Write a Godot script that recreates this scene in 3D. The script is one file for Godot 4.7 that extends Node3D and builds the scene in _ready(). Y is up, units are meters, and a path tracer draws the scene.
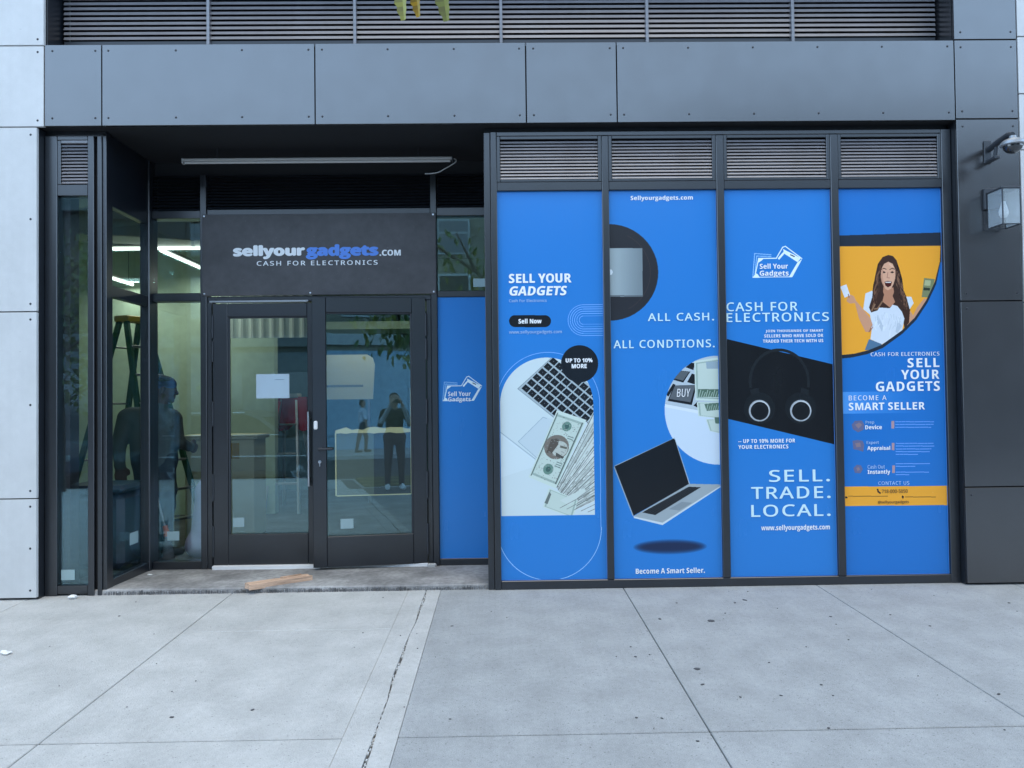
extends Node3D
# A shopfront in a grey metal-clad building, seen from the pavement.

var mats := {}
var taken := {}
var box_cache := {}
var rng := RandomNumberGenerator.new()

# ------------------------------------------------------------------ mesh collector
class Mb:
	var v := PackedVector3Array()
	var n := PackedVector3Array()
	var c := PackedColorArray()
	var uv := PackedVector2Array()
	var col := Color(1, 1, 1)
	func tri(a, b, d, nn, na = null, nb = null, nd = null):
		if (b - a).cross(d - a).dot(nn) > 0.0:
			var t = b; b = d; d = t
			t = nb; nb = nd; nd = t
		v.append(a); v.append(b); v.append(d)
		n.append(nn if na == null else na); n.append(nn if nb == null else nb); n.append(nn if nd == null else nd)
		for k in 3:
			c.append(col); uv.append(Vector2(0.002, 0.002))
	func quad(a, b, d, e, hint):
		var nn = (b - a).cross(d - a)
		if nn.length() < 1e-12:
			nn = (d - a).cross(e - a)
		nn = nn.normalized()
		if nn.dot(hint) < 0.0: nn = -nn
		tri(a, b, d, nn); tri(a, d, e, nn)
	func squad(a, b, d, e, na, nb, nd, ne):
		var h = (na + nb + nd + ne)
		tri(a, b, d, h, na, nb, nd); tri(a, d, e, h, na, nd, ne)
	func box(lo: Vector3, hi: Vector3, bev := 0.0):
		var cen = (lo + hi) * 0.5
		var h = (hi - lo) * 0.5
		bev = minf(bev, minf(h.x, minf(h.y, h.z)) * 0.9)
		var q = h - Vector3.ONE * bev
		for ax in 3:
			for s in [-1.0, 1.0]:
				var u = (ax + 1) % 3
				var w = (ax + 2) % 3
				var p = []
				for st in [[-1, -1], [1, -1], [1, 1], [-1, 1]]:
					var x = Vector3.ZERO
					x[ax] = s * h[ax]; x[u] = st[0] * q[u]; x[w] = st[1] * q[w]
					p.append(cen + x)
				var nn = Vector3.ZERO
				nn[ax] = s
				quad(p[0], p[1], p[2], p[3], nn)
		if bev <= 0.0: return
		for ax in 3:
			var u = (ax + 1) % 3
			var w = (ax + 2) % 3
			for su in [-1.0, 1.0]:
				for sw in [-1.0, 1.0]:
					var p = []
					for e in [[-1, 0], [1, 0], [1, 1], [-1, 1]]:
						var x = Vector3.ZERO
						x[ax] = e[0] * q[ax]
						x[u] = su * (h[u] if e[1] == 0 else q[u])
						x[w] = sw * (q[w] if e[1] == 0 else h[w])
						p.append(cen + x)
					var nn = Vector3.ZERO
					nn[u] = su; nn[w] = sw
					quad(p[0], p[1], p[2], p[3], nn)
		for sx in [-1.0, 1.0]:
			for sy in [-1.0, 1.0]:
				for sz in [-1.0, 1.0]:
					var s = Vector3(sx, sy, sz)
					tri(cen + s * Vector3(h.x, q.y, q.z), cen + s * Vector3(q.x, h.y, q.z), cen + s * Vector3(q.x, q.y, h.z), s.normalized())
	# prism through a list of outline points (Vector2) in a plane: o + x*ux + y*uy, depth along uz from 0 to d
	func prism(pts: PackedVector2Array, o: Vector3, ux: Vector3, uy: Vector3, uz: Vector3, d: float):
		var idx = Geometry2D.triangulate_polygon(pts)
		var cen = Vector2.ZERO
		for p in pts: cen += p
		for k in range(0, idx.size(), 3):
			var a = o + ux * pts[idx[k]].x + uy * pts[idx[k]].y
			var b = o + ux * pts[idx[k + 1]].x + uy * pts[idx[k + 1]].y
			var e = o + ux * pts[idx[k + 2]].x + uy * pts[idx[k + 2]].y
			tri(a, b, e, -uz); tri(a + uz * d, b + uz * d, e + uz * d, uz)
		var cw = Geometry2D.is_polygon_clockwise(pts)
		for k in pts.size():
			var p = pts[k]
			var r = pts[(k + 1) % pts.size()]
			var t = (r - p)
			var nn2 = Vector2(t.y, -t.x) * (-1.0 if cw else 1.0)
			var a = o + ux * p.x + uy * p.y
			var b = o + ux * r.x + uy * r.y
			quad(a, b, b + uz * d, a + uz * d, ux * nn2.x + uy * nn2.y)
	func tube(path: Array, rad, seg := 8, caps := true):
		var rings = []
		var up = Vector3(0.31, 0.9, 0.2)
		for i in path.size():
			var t = (path[mini(i + 1, path.size() - 1)] - path[maxi(i - 1, 0)]).normalized()
			var a = t.cross(up).normalized()
			if a.length() < 0.1: a = t.cross(Vector3.RIGHT).normalized()
			var b = a.cross(t).normalized()
			up = b
			var r = rad if rad is float else rad[i]
			var ring = []
			for k in seg:
				var g = TAU * k / seg
				var nn = a * cos(g) + b * sin(g)
				ring.append([path[i] + nn * r, nn])
			rings.append(ring)
		for i in rings.size() - 1:
			for k in seg:
				var k2 = (k + 1) % seg
				var A = rings[i][k]; var B = rings[i][k2]; var C = rings[i + 1][k2]; var D = rings[i + 1][k]
				squad(A[0], B[0], C[0], D[0], A[1], B[1], C[1], D[1])
		if caps:
			for e in [0, rings.size() - 1]:
				var t = (path[e] - path[1 if e == 0 else e - 1]).normalized()
				for k in range(1, seg - 1):
					tri(rings[e][0][0], rings[e][k][0], rings[e][k + 1][0], t)
	# profile of Vector2(radius, height) turned round an axis
	func lathe(prof: Array, o: Vector3, axis: Vector3, seg := 16):
		var z = axis.normalized()
		var x = z.cross(Vector3(0.2, 0.3, 0.93)).normalized()
		var y = z.cross(x)
		for i in prof.size() - 1:
			var p = prof[i]; var r = prof[i + 1]
			var t = r - p
			var nr = Vector2(t.y, -t.x).normalized()
			for k in seg:
				var g = TAU * k / seg
				var g2 = TAU * (k + 1) / seg
				var d1 = x * cos(g) + y * sin(g)
				var d2 = x * cos(g2) + y * sin(g2)
				var n1 = d1 * nr.x + z * nr.y
				var n2 = d2 * nr.x + z * nr.y
				var A = o + d1 * p.x + z * p.y; var B = o + d2 * p.x + z * p.y
				var C = o + d2 * r.x + z * r.y; var D = o + d1 * r.x + z * r.y
				if p.x > 1e-5: tri(A, B, C, n1 + n2, n1, n2, n2)
				if r.x > 1e-5: tri(A, C, D, n1 + n2, n1, n2, n1)
	func mesh() -> ArrayMesh:
		var a = []
		a.resize(Mesh.ARRAY_MAX)
		a[Mesh.ARRAY_VERTEX] = v
		a[Mesh.ARRAY_NORMAL] = n
		a[Mesh.ARRAY_COLOR] = c
		a[Mesh.ARRAY_TEX_UV] = uv
		var m = ArrayMesh.new()
		m.add_surface_from_arrays(Mesh.PRIMITIVE_TRIANGLES, a)
		return m

# ------------------------------------------------------------------ scene helpers
func free_name(called: String) -> String:
	var k = taken.get(called, 0)
	taken[called] = k + 1
	return called if k == 0 else "%s_%03d" % [called, k]

func tag(o, label: String, category: String, group := "", kind := ""):
	if label: o.set_meta("label", label)
	if category: o.set_meta("category", category)
	if group: o.set_meta("group", group)
	if kind: o.set_meta("kind", kind)
	return o

func thing(called: String, label: String, category: String, at := Vector3.ZERO, turn := 0.0, group := ""):
	var o = Node3D.new()
	o.name = free_name(called)
	add_child(o)
	o.position = at
	o.rotation.y = turn
	return tag(o, label, category, group)

func holder(called: String, parent, at := Vector3.ZERO):
	var o = Node3D.new()
	o.name = called
	parent.add_child(o, true)
	o.position = at
	return o

func put(called: String, mesh, m, parent = self, at := Vector3.ZERO):
	var o = MeshInstance3D.new()
	o.name = free_name(called) if parent == self else called
	o.mesh = mesh
	o.material_override = m
	parent.add_child(o, true)
	o.position = at
	return o

func structure(called: String, mesh, m, at := Vector3.ZERO):
	var o = put(called, mesh, m, self, at)
	o.set_meta("kind", "structure")
	return o

# a bevelled box given by two corners, its mesh shared between equal sizes, its node at its middle
func bx(called: String, x0, y0, z0, x1, y1, z1, m, parent = self, bev := 0.002):
	var lo = Vector3(minf(x0, x1), minf(y0, y1), minf(z0, z1))
	var hi = Vector3(maxf(x0, x1), maxf(y0, y1), maxf(z0, z1))
	var s = (hi - lo)
	var key = "%.4f %.4f %.4f %.4f" % [s.x, s.y, s.z, bev]
	if not box_cache.has(key):
		var b = Mb.new()
		b.box(-s * 0.5, s * 0.5, bev)
		box_cache[key] = b.mesh()
	var off = Vector3.ZERO
	return put(called, box_cache[key], m, parent, (lo + hi) * 0.5 - off)

func lin(r, g, b, a := 1.0) -> Color:
	var c = Color(r, g, b).linear_to_srgb()
	return Color(c.r, c.g, c.b, a)

func mat(called: String, albedo: Color, rough := 0.6, metal := 0.0, spec := 0.5) -> StandardMaterial3D:
	var m = StandardMaterial3D.new()
	m.resource_name = called
	m.albedo_color = albedo
	m.roughness = rough
	m.metallic = metal
	m.metallic_specular = spec
	mats[called] = m
	return m

func noise(seed_: int, freq: float, octaves := 4, type := FastNoiseLite.TYPE_SIMPLEX_SMOOTH) -> FastNoiseLite:
	var f = FastNoiseLite.new()
	f.seed = seed_
	f.frequency = freq
	f.noise_type = type
	f.fractal_octaves = octaves
	return f

func noise_tex(size: int, seed_: int, freq: float, stops: Array, octaves := 4, normal := 0.0) -> NoiseTexture2D:
	var t = NoiseTexture2D.new()
	t.width = size; t.height = size
	t.seamless = true
	t.noise = noise(seed_, freq, octaves)
	if normal > 0.0:
		t.as_normal_map = true
		t.bump_strength = normal
	else:
		var g = Gradient.new()
		var off = PackedFloat32Array()
		var col = PackedColorArray()
		for s in stops:
			off.append(s[0]); col.append(s[1])
		g.offsets = off; g.colors = col
		t.color_ramp = g
	return t

# a tiling albedo picture made of fine grain, blotches and streaks; base and spread are sRGB greys 0..1
func grain_image(size: int, seed_: int, base: Color, fine: float, blotch: float, streak: float, specks: int, speck_dark: float) -> Image:
	var f1 = noise(seed_, 0.35, 2).get_seamless_image(size, size)
	var f2 = noise(seed_ + 1, 0.006, 5).get_seamless_image(size, size)
	var f3 = noise(seed_ + 2, 0.05, 4).get_seamless_image(size, size)
	var f4 = noise(seed_ + 3, 0.02, 3).get_seamless_image(size, size)
	var a = f1.get_data(); var b = f2.get_data(); var d = f3.get_data(); var e = f4.get_data()
	var out = PackedByteArray()
	out.resize(size * size * 3)
	for y in size:
		var row = y * size
		for x in size:
			var i = row + x
			# streaks: noise sampled with x squeezed, so that it runs along y
			var st = e[((y >> 4) % size) * size + ((x * 3) % size)]
			var k = 1.0 + fine * (a[i] - 127) / 127.0 + blotch * ((b[i] - 127) / 127.0 + 0.6 * (d[i] - 127) / 127.0) + streak * (st - 127) / 127.0
			out[i * 3] = clampi(int(base.r * k * 255.0), 0, 255)
			out[i * 3 + 1] = clampi(int(base.g * k * 255.0), 0, 255)
			out[i * 3 + 2] = clampi(int(base.b * k * 255.0), 0, 255)
	var im = Image.create_from_data(size, size, false, Image.FORMAT_RGB8, out)
	var r = RandomNumberGenerator.new()
	r.seed = seed_
	for k in specks:
		var x = r.randi_range(0, size - 4)
		var y = r.randi_range(0, size - 4)
		var q = r.randf_range(speck_dark, 1.0)
		var s = r.randi_range(1, 3)
		im.fill_rect(Rect2i(x, y, s, r.randi_range(1, 2)), Color(base.r * q, base.g * q, base.b * q))
	return im

func textured(called: String, im, scale: float, rough: float, spec := 0.5, world := true):
	var m = mat(called, Color.WHITE, rough, 0.0, spec)
	m.albedo_texture = ImageTexture.create_from_image(im) if im is Image else im
	m.uv1_triplanar = true
	m.uv1_world_triplanar = world
	m.uv1_scale = Vector3.ONE * scale
	return m

# lettering: real outlines fitted into the rectangle x0..x1, y0..y1 (ink to ink) at depth z
var fonts := {}
func font(bold: bool, heavy: float, spacing: int):
	var key = [bold, heavy, spacing]
	if not fonts.has(key):
		var s = SystemFont.new()
		s.font_names = PackedStringArray(["Droid Sans"])
		s.font_weight = 700 if bold else 400
		var f = FontVariation.new()
		f.base_font = s
		f.spacing_glyph = spacing
		fonts[key] = f
	return fonts[key]

func text(words: String, x0, y0, x1, y1, z, m, parent, bold := true, heavy := 0.0, spacing := 0, slant := 0.0, called := "lettering"):
	var t = TextMesh.new()
	t.text = words
	t.font = font(bold, 0.0, spacing)
	t.font_size = 64
	t.pixel_size = 0.01
	t.depth = 0.02
	t.curve_step = 1.5
	var arr = t.surface_get_arrays(0)
	var v: PackedVector3Array = arr[Mesh.ARRAY_VERTEX]
	var lo = v[0]; var hi = v[0]
	for p in v:
		lo = lo.min(p); hi = hi.max(p)
	var sx = (x1 - x0) / (hi.x - lo.x)
	var sy = (y1 - y0) / (hi.y - lo.y)
	var am = ArrayMesh.new()
	var shifts = [Vector2.ZERO]
	if heavy > 0.0:
		var e = heavy * (y1 - y0) * 0.05
		shifts = [Vector2(-e, 0), Vector2(e, 0), Vector2(0, e * 0.7), Vector2(0, -e * 0.7)]
		sx = (x1 - x0 - 2.0 * e) / (hi.x - lo.x)
		sy = (y1 - y0 - 1.4 * e) / (hi.y - lo.y)
		x0 += e; y0 += e * 0.7
	var all := PackedVector3Array()
	var alln := PackedVector3Array()
	var alli := PackedInt32Array()
	for k in shifts.size():
		var first = all.size()
		for p in v:
			var y = (p.y - lo.y) * sy
			all.append(Vector3(x0 + (p.x - lo.x) * sx + y * slant + shifts[k].x, y0 + y + shifts[k].y, z + (0.0012 + 0.0003 * k if p.z > 0.0 else 0.0)))
		alln.append_array(arr[Mesh.ARRAY_NORMAL])
		if arr[Mesh.ARRAY_INDEX] != null and arr[Mesh.ARRAY_INDEX].size() > 0:
			for q in arr[Mesh.ARRAY_INDEX]: alli.append(first + q)
		else:
			for q in v.size(): alli.append(first + q)
	var out = []
	out.resize(Mesh.ARRAY_MAX)
	out[Mesh.ARRAY_VERTEX] = all
	out[Mesh.ARRAY_NORMAL] = alln
	out[Mesh.ARRAY_INDEX] = alli
	am.add_surface_from_arrays(Mesh.PRIMITIVE_TRIANGLES, out)
	return put(called, am, m, parent, Vector3.ZERO - parent.position)

# ------------------------------------------------------------------ print: shapes filled into a picture
class Art:
	var im: Image
	var x0: float; var y1: float; var s: float
	var clip = null
	func _init(ax0, ay0, ax1, ay1, dots, base: Color):
		x0 = ax0; y1 = ay1; s = dots
		im = Image.create(int((ax1 - ax0) * dots), int((ay1 - ay0) * dots), false, Image.FORMAT_RGB8)
		im.fill(base)
	func pts(flat: Array) -> PackedVector2Array:
		var p = PackedVector2Array()
		for k in range(0, flat.size(), 2): p.append(Vector2(flat[k], flat[k + 1]))
		return p
	func fill(p, col: Color):
		if p is Array: p = pts(p)
		var list = [p]
		if clip != null: list = Geometry2D.intersect_polygons(p, clip)
		for q in list: _span(q, col)
	func _span(p: PackedVector2Array, col: Color):
		var q = PackedVector2Array()
		var lo = 1e9; var hi = -1e9
		for a in p:
			var b = Vector2((a.x - x0) * s, (y1 - a.y) * s)
			q.append(b); lo = minf(lo, b.y); hi = maxf(hi, b.y)
		for y in range(maxi(0, int(lo)), mini(im.get_height() - 1, int(hi)) + 1):
			var xs = []
			var yy = y + 0.5
			for k in q.size():
				var a = q[k]; var b = q[(k + 1) % q.size()]
				if (a.y <= yy) != (b.y <= yy):
					xs.append(a.x + (yy - a.y) / (b.y - a.y) * (b.x - a.x))
			xs.sort()
			for k in range(0, xs.size() - 1, 2):
				var xa = clampi(int(round(xs[k])), 0, im.get_width())
				var xb = clampi(int(round(xs[k + 1])), 0, im.get_width())
				if xb > xa: im.fill_rect(Rect2i(xa, y, xb - xa, 1), col)
	func line(flat: Array, wide: float, col: Color, closed := false):
		var p = pts(flat)
		var m = p.size() if closed else p.size() - 1
		for k in m:
			var a = p[k]; var b = p[(k + 1) % p.size()]
			var t = (b - a).normalized() * wide * 0.5
			var u = Vector2(-t.y, t.x)
			fill(PackedVector2Array([a + u - t, b + u + t, b - u + t, a - u - t]), col)
	func ring(cx, cy, rx, ry, a0 := 0.0, a1 := TAU, num := 48) -> PackedVector2Array:
		var p = PackedVector2Array()
		for k in num:
			var g = a0 + (a1 - a0) * k / (num - (0 if a1 - a0 > 6.28 else 1))
			p.append(Vector2(cx + cos(g) * rx, cy + sin(g) * ry))
		return p
	func dot(cx, cy, rx, ry, col: Color):
		fill(ring(cx, cy, rx, ry), col)
	func arc(cx, cy, rx, ry, a0, a1, wide, col: Color):
		var p = ring(cx, cy, rx, ry, a0, a1, 40)
		var f = []
		for a in p: f.append(a.x); f.append(a.y)
		line(f, wide, col)

# ------------------------------------------------------------------ bodies: tapered bones joined softly and meshed as surface nets
func body(bones: Array, cell: float, soft: float) -> ArrayMesh:
	# a bone: [from, to, radius there, radius here, colour]
	var lo = Vector3.ONE * 1e9; var hi = -lo
	for b in bones:
		var r = Vector3.ONE * (maxf(b[2], b[3]) + 3.0 * cell)
		lo = lo.min(b[0] - r).min(b[1] - r); hi = hi.max(b[0] + r).max(b[1] + r)
	var nx = int((hi.x - lo.x) / cell) + 2; var ny = int((hi.y - lo.y) / cell) + 2; var nz = int((hi.z - lo.z) / cell) + 2
	var f = PackedFloat32Array(); f.resize(nx * ny * nz); f.fill(1.0)
	var best = PackedFloat32Array(); best.resize(nx * ny * nz); best.fill(1.0)
	var who = PackedByteArray(); who.resize(nx * ny * nz)
	for bi in bones.size():
		var b = bones[bi]
		var A: Vector3 = b[0]; var B: Vector3 = b[1]
		var ra: float = b[2]; var rb: float = b[3]
		var r = Vector3.ONE * (maxf(ra, rb) + soft + 2.0 * cell)
		var i0 = ((A.min(B) - r - lo) / cell).floor(); var i1 = ((A.max(B) + r - lo) / cell).ceil()
		var ab = B - A
		var l2 = maxf(ab.length_squared(), 1e-9)
		for z in range(maxi(0, int(i0.z)), mini(nz - 1, int(i1.z)) + 1):
			for y in range(maxi(0, int(i0.y)), mini(ny - 1, int(i1.y)) + 1):
				var base = (z * ny + y) * nx
				for x in range(maxi(0, int(i0.x)), mini(nx - 1, int(i1.x)) + 1):
					var p = lo + Vector3(x, y, z) * cell
					var t = clampf((p - A).dot(ab) / l2, 0.0, 1.0)
					var d = p.distance_to(A + ab * t) - lerpf(ra, rb, t)
					var i = base + x
					if d < best[i]:
						best[i] = d; who[i] = bi
					var g = f[i]
					var h = maxf(soft - absf(g - d), 0.0) / soft
					f[i] = minf(g, d) - h * h * soft * 0.25
	var at := {}
	var pv = PackedVector3Array(); var pc = PackedColorArray()
	var off = [0, 1, nx, nx + 1, nx * ny, nx * ny + 1, nx * ny + nx, nx * ny + nx + 1]
	var corner = [Vector3(0, 0, 0), Vector3(1, 0, 0), Vector3(0, 1, 0), Vector3(1, 1, 0), Vector3(0, 0, 1), Vector3(1, 0, 1), Vector3(0, 1, 1), Vector3(1, 1, 1)]
	var edges = [[0, 1], [2, 3], [4, 5], [6, 7], [0, 2], [1, 3], [4, 6], [5, 7], [0, 4], [1, 5], [2, 6], [3, 7]]
	for z in nz - 1:
		for y in ny - 1:
			var base = (z * ny + y) * nx
			for x in nx - 1:
				var i = base + x
				if f[i] > 3.0 * cell: continue
				var neg = 0
				for k in 8:
					if f[i + off[k]] < 0.0: neg += 1
				if neg == 0 or neg == 8: continue
				var s = Vector3.ZERO
				var m = 0
				for e in edges:
					var a = f[i + off[e[0]]]; var b = f[i + off[e[1]]]
					if (a < 0.0) != (b < 0.0):
						s += corner[e[0]].lerp(corner[e[1]], a / (a - b)); m += 1
				at[i] = pv.size()
				pv.append(lo + (Vector3(x, y, z) + s / m) * cell)
				pc.append(bones[who[i]][4])
	var st = SurfaceTool.new()
	st.begin(Mesh.PRIMITIVE_TRIANGLES)
	st.set_smooth_group(0)
	for k in pv.size():
		st.set_color(pc[k]); st.add_vertex(pv[k])
	var steps = [1, nx, nx * ny]
	for i in at:
		for ax in 3:
			var u = steps[(ax + 1) % 3]; var w = steps[(ax + 2) % 3]
			var a = f[i]; var b = f[i + steps[ax]]
			if (a < 0.0) == (b < 0.0): continue
			if not (at.has(i - u) and at.has(i - w) and at.has(i - u - w)): continue
			var q = [at[i], at[i - u], at[i - u - w], at[i - w]]
			if a > 0.0: q = [q[0], q[3], q[2], q[1]]
			for k in [q[0], q[2], q[1], q[0], q[3], q[2]]: st.add_index(k)
	st.generate_normals()
	return st.commit()

# ------------------------------------------------------------------ the place
var white_ink; var frame_mat; var clad_mat; var white_mat; var glass_mat; var black_mat; var slat_mat

func make_materials():
	# grey metal cladding: satin paint with faint grime
	clad_mat = textured("grey_cladding", grain_image(512, 11, lin(0.022, 0.023, 0.026), 0.03, 0.07, 0.05, 40, 0.9), 0.55, 0.26, 0.75)
	clad_mat.clearcoat_enabled = true
	clad_mat.clearcoat = 1.0
	clad_mat.clearcoat_roughness = 0.25
	clad_mat.roughness_texture = noise_tex(512, 5, 0.012, [[0.0, Color(0.78, 0.78, 0.78)], [1.0, Color(1, 1, 1)]])
	white_mat = textured("white_cladding", grain_image(512, 12, lin(0.57, 0.575, 0.57), 0.012, 0.025, 0.012, 40, 0.9), 0.4, 0.42, 0.5)
	frame_mat = textured("charcoal_frame", grain_image(256, 13, lin(0.010, 0.013, 0.018), 0.05, 0.10, 0.0, 30, 1.0), 1.3, 0.30, 0.75)
	slat_mat = textured("louver_grey", grain_image(256, 14, lin(0.19, 0.185, 0.20), 0.03, 0.08, 0.0, 20, 0.8), 1.1, 0.36, 0.75)
	black_mat = mat("soffit_black", lin(0.012, 0.013, 0.016), 0.7)
	white_ink = mat("white_ink", lin(0.86, 0.87, 0.88), 0.45)
	mat("cyan_ink", lin(0.62, 0.82, 0.86), 0.45)
	mat("blue_ink", lin(0.10, 0.26, 0.74), 0.45)
	mat("pale_ink", lin(0.42, 0.60, 0.84), 0.45)
	mat("amber_dark_ink", lin(0.10, 0.06, 0.02), 0.5)
	# coated double glazing: lets most light through and mirrors a share of the street
	glass_mat = mat("coated_glass", Color(0.76, 0.95, 1.0, 0.11), 0.0, 1.0)
	glass_mat.transparency = BaseMaterial3D.TRANSPARENCY_ALPHA
	var one = Image.create(4, 4, false, Image.FORMAT_RGB8)
	one.fill(Color(1, 1, 1))
	glass_mat.albedo_texture = ImageTexture.create_from_image(one)
	mat("gap", lin(0.006, 0.006, 0.008), 0.9)
	mat("steel", lin(0.55, 0.56, 0.58), 0.28, 1.0)
	mat("dull_steel", lin(0.35, 0.36, 0.37), 0.45, 1.0)
	mat("screw", lin(0.022, 0.024, 0.03), 0.6)
	mat("label_white", lin(0.30, 0.42, 0.44), 0.6)
	mat("sill_white", lin(0.80, 0.80, 0.80), 0.5)
	mat("fixture_grey", lin(0.42, 0.42, 0.41), 0.5)
	mat("fixture_dark", lin(0.035, 0.04, 0.048), 0.45)
	var pv = mat("skin_and_cloth", Color.WHITE, 0.85)
	pv.vertex_color_use_as_albedo = true

func _ready():
	rng.seed = 4711
	# --- camera
	var cam = Camera3D.new()
	cam.name = "camera"
	cam.fov = rad_to_deg(2.0 * atan(384.0 / 769.0))
	cam.near = 0.05
	cam.far = 400.0
	cam.position = Vector3(0, 1.48, 6.05)
	cam.rotation_degrees = Vector3(1.2, -0.85, -0.69)
	add_child(cam)
	cam.current = true
	# --- sky, air and exposure
	var env = Environment.new()
	var sky = Sky.new()
	var sm = ProceduralSkyMaterial.new()
	sm.sky_top_color = Color(0.66, 0.80, 0.96)
	sm.sky_horizon_color = Color(0.80, 0.90, 1.0)
	sm.sky_curve = 0.25
	sm.ground_bottom_color = Color(0.25, 0.25, 0.26)
	sm.ground_horizon_color = Color(0.45, 0.47, 0.5)
	sm.sky_energy_multiplier = 1.75
	sky.sky_material = sm
	env.background_mode = Environment.BG_SKY
	env.sky = sky
	env.tonemap_mode = Environment.TONE_MAPPER_LINEAR
	env.tonemap_exposure = 1.14
	env.sdfgi_enabled = true
	env.ssao_enabled = true
	env.ssil_enabled = true
	var we = WorldEnvironment.new()
	we.name = "environment"
	we.environment = env
	add_child(we)
	# --- a veiled sun, high over the street and to the right
	var sun = DirectionalLight3D.new()
	sun.name = "sun"
	sun.light_energy = 0.5
	sun.light_color = Color(1.0, 0.99, 0.97)
	sun.light_angular_distance = 40.0
	sun.shadow_enabled = true
	add_child(sun)
	sun.look_at_from_position(Vector3(0.9, 10.0, 3.6), Vector3.ZERO)
	make_materials()
	make_ground()
	make_building()
	make_posters()
	make_fixtures()
	make_room()
	make_street()

# ------------------------------------------------------------------ pavement and road
func make_ground():
	var im = grain_image(1024, 21, lin(0.435, 0.435, 0.42), 0.10, 0.058, 0.008, 4200, 0.68)
	var im2 = grain_image(1024, 31, lin(0.315, 0.325, 0.325), 0.125, 0.055, 0.012, 5600, 0.62)
	var nrm = noise_tex(1024, 8, 0.22, [], 3, 2.2)
	var light = textured("pale_concrete", im, 0.42, 0.86, 0.35)
	var dark = textured("rough_concrete", im2, 0.42, 0.9, 0.3)
	for m in [light, dark]:
		m.normal_enabled = true
		m.normal_texture = nrm
		m.normal_scale = 0.45
	var walk = thing("sidewalk", "", "")
	walk.set_meta("kind", "structure")
	walk.rotation.x = atan(0.02)
	var g = 0.003  # half a scored joint
	var xs = [-9.72, -8.2, -6.68, -5.155, -3.635, -2.112, -0.575, 0.942, 2.462, 3.985, 5.51, 7.03, 8.55]
	var zs = [-0.3, 0.93, 2.505, 4.07, 5.64, 7.2, 9.3]
	for i in xs.size() - 1:
		for j in zs.size() - 1:
			var x0 = xs[i]; var x1 = xs[i + 1]
			var z0 = zs[j]; var z1 = zs[j + 1]
			if i != 5:
				if j == 0: z1 = zs[2]     # only the middle row is scored across near the doors
				if j == 1: continue
			if i == 5: x1 = -0.735
			if i == 6: x0 = -0.49
			if i == 6 and j == 4: continue    # tree pit
			var m = light if i <= 5 else dark
			bx("paving_slab", x0 + g, -0.08, z0 + (g if j == 1 else 0.0055), x1 - g, 0.0, z1 - (g if i == 5 and j == 0 else 0.0055), m, walk, 0.004)
	# the mended strip along the third joint: two narrow pours either side of a ragged crack
	var r = RandomNumberGenerator.new()
	r.seed = 77
	for side in 2:
		var b = Mb.new()
		var za = -0.3
		while za < 6.9:
			var zb = za + r.randf_range(0.16, 0.3)
			var e0 = sin(za * 3.1) * 0.006 + sin(za * 9.7) * 0.004
			var e1 = sin(zb * 3.1) * 0.006 + sin(zb * 9.7) * 0.004
			var gap = 0.012 + 0.007 * sin(za * 5.0)
			var gap2 = 0.012 + 0.007 * sin(zb * 5.0)
			var y = 0.001
			var a0; var a1; var c0; var c1
			if side == 0:
				a0 = -0.7375; a1 = -0.7375; c0 = -0.60 + e0 - gap * 0.5; c1 = -0.60 + e1 - gap2 * 0.5
			else:
				a0 = -0.60 + e0 + gap * 0.5; a1 = -0.60 + e1 + gap2 * 0.5; c0 = -0.4875; c1 = -0.4875
			var A = Vector3(a0, y, za); var B = Vector3(c0, y, za); var C = Vector3(c1, y, zb); var D = Vector3(a1, y, zb)
			b.quad(A, B, C, D, Vector3.UP)
			var dn = Vector3(0, -0.05, 0)
			b.quad(A, D, D + dn, A + dn, Vector3.LEFT)
			b.quad(B, C, C + dn, B + dn, Vector3.RIGHT)
			za = zb
		put("mended_strip", b.mesh(), light, walk)
	# rubble in the crack
	var rub = Mb.new()
	for k in 260:
		var z = r.randf_range(0.0, 4.2)
		var x = -0.60 + sin(z * 3.1) * 0.006 + sin(z * 9.7) * 0.004 + r.randf_range(-0.009, 0.009)
		var s = r.randf_range(0.002, 0.006)
		rub.box(Vector3(x - s, -0.014, z - s * 2.0), Vector3(x + s, -0.006 + r.randf_range(0, 0.009), z + s * 2.0), 0.001)
	var ro = put("crack_rubble", rub.mesh(), light, walk)
	ro.set_meta("kind", "stuff")
	# bedding under the slabs shows dark in the joints
	var bed = mat("joint_dirt", lin(0.10, 0.10, 0.10), 0.95)
	bx("bedding", -9.8, -0.16, -0.3, 8.6, -0.012, 9.3, bed, walk, 0.0)
	# entrance slab between the doors and the pavement
	var worn = textured("worn_concrete", grain_image(512, 41, lin(0.29, 0.285, 0.28), 0.08, 0.18, 0.02, 700, 0.6), 0.6, 0.85, 0.3)
	var slab = Mb.new()
	slab.prism(PackedVector2Array([Vector2(-0.012, -0.10), Vector2(-0.012, 0.034), Vector2(-0.024, 0.043), Vector2(-1.0, 0.018), Vector2(-1.0, -0.10)]), Vector3(-3.20, 0, 0), Vector3(0, 0, 1), Vector3(0, 1, 0), Vector3(1, 0, 0), 3.10)
	structure("entrance_step", slab.mesh(), worn)
	# broken mortar along the foot of the step
	var mo = Mb.new()
	var x = -3.1
	while x < -0.13:
		var l = r.randf_range(0.008, 0.026)
		var h = r.randf_range(0.018, 0.036)
		mo.box(Vector3(x, -0.02, -0.03), Vector3(x + l * 0.9, h, -0.012 + r.randf_range(0.002, 0.010)), 0.006)
		x += l
	var mm = textured("old_mortar", grain_image(256, 43, lin(0.17, 0.172, 0.175), 0.25, 0.3, 0.0, 600, 0.4), 2.0, 0.95, 0.2)
	var mort = put("mortar_edge", mo.mesh(), mm)
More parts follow.
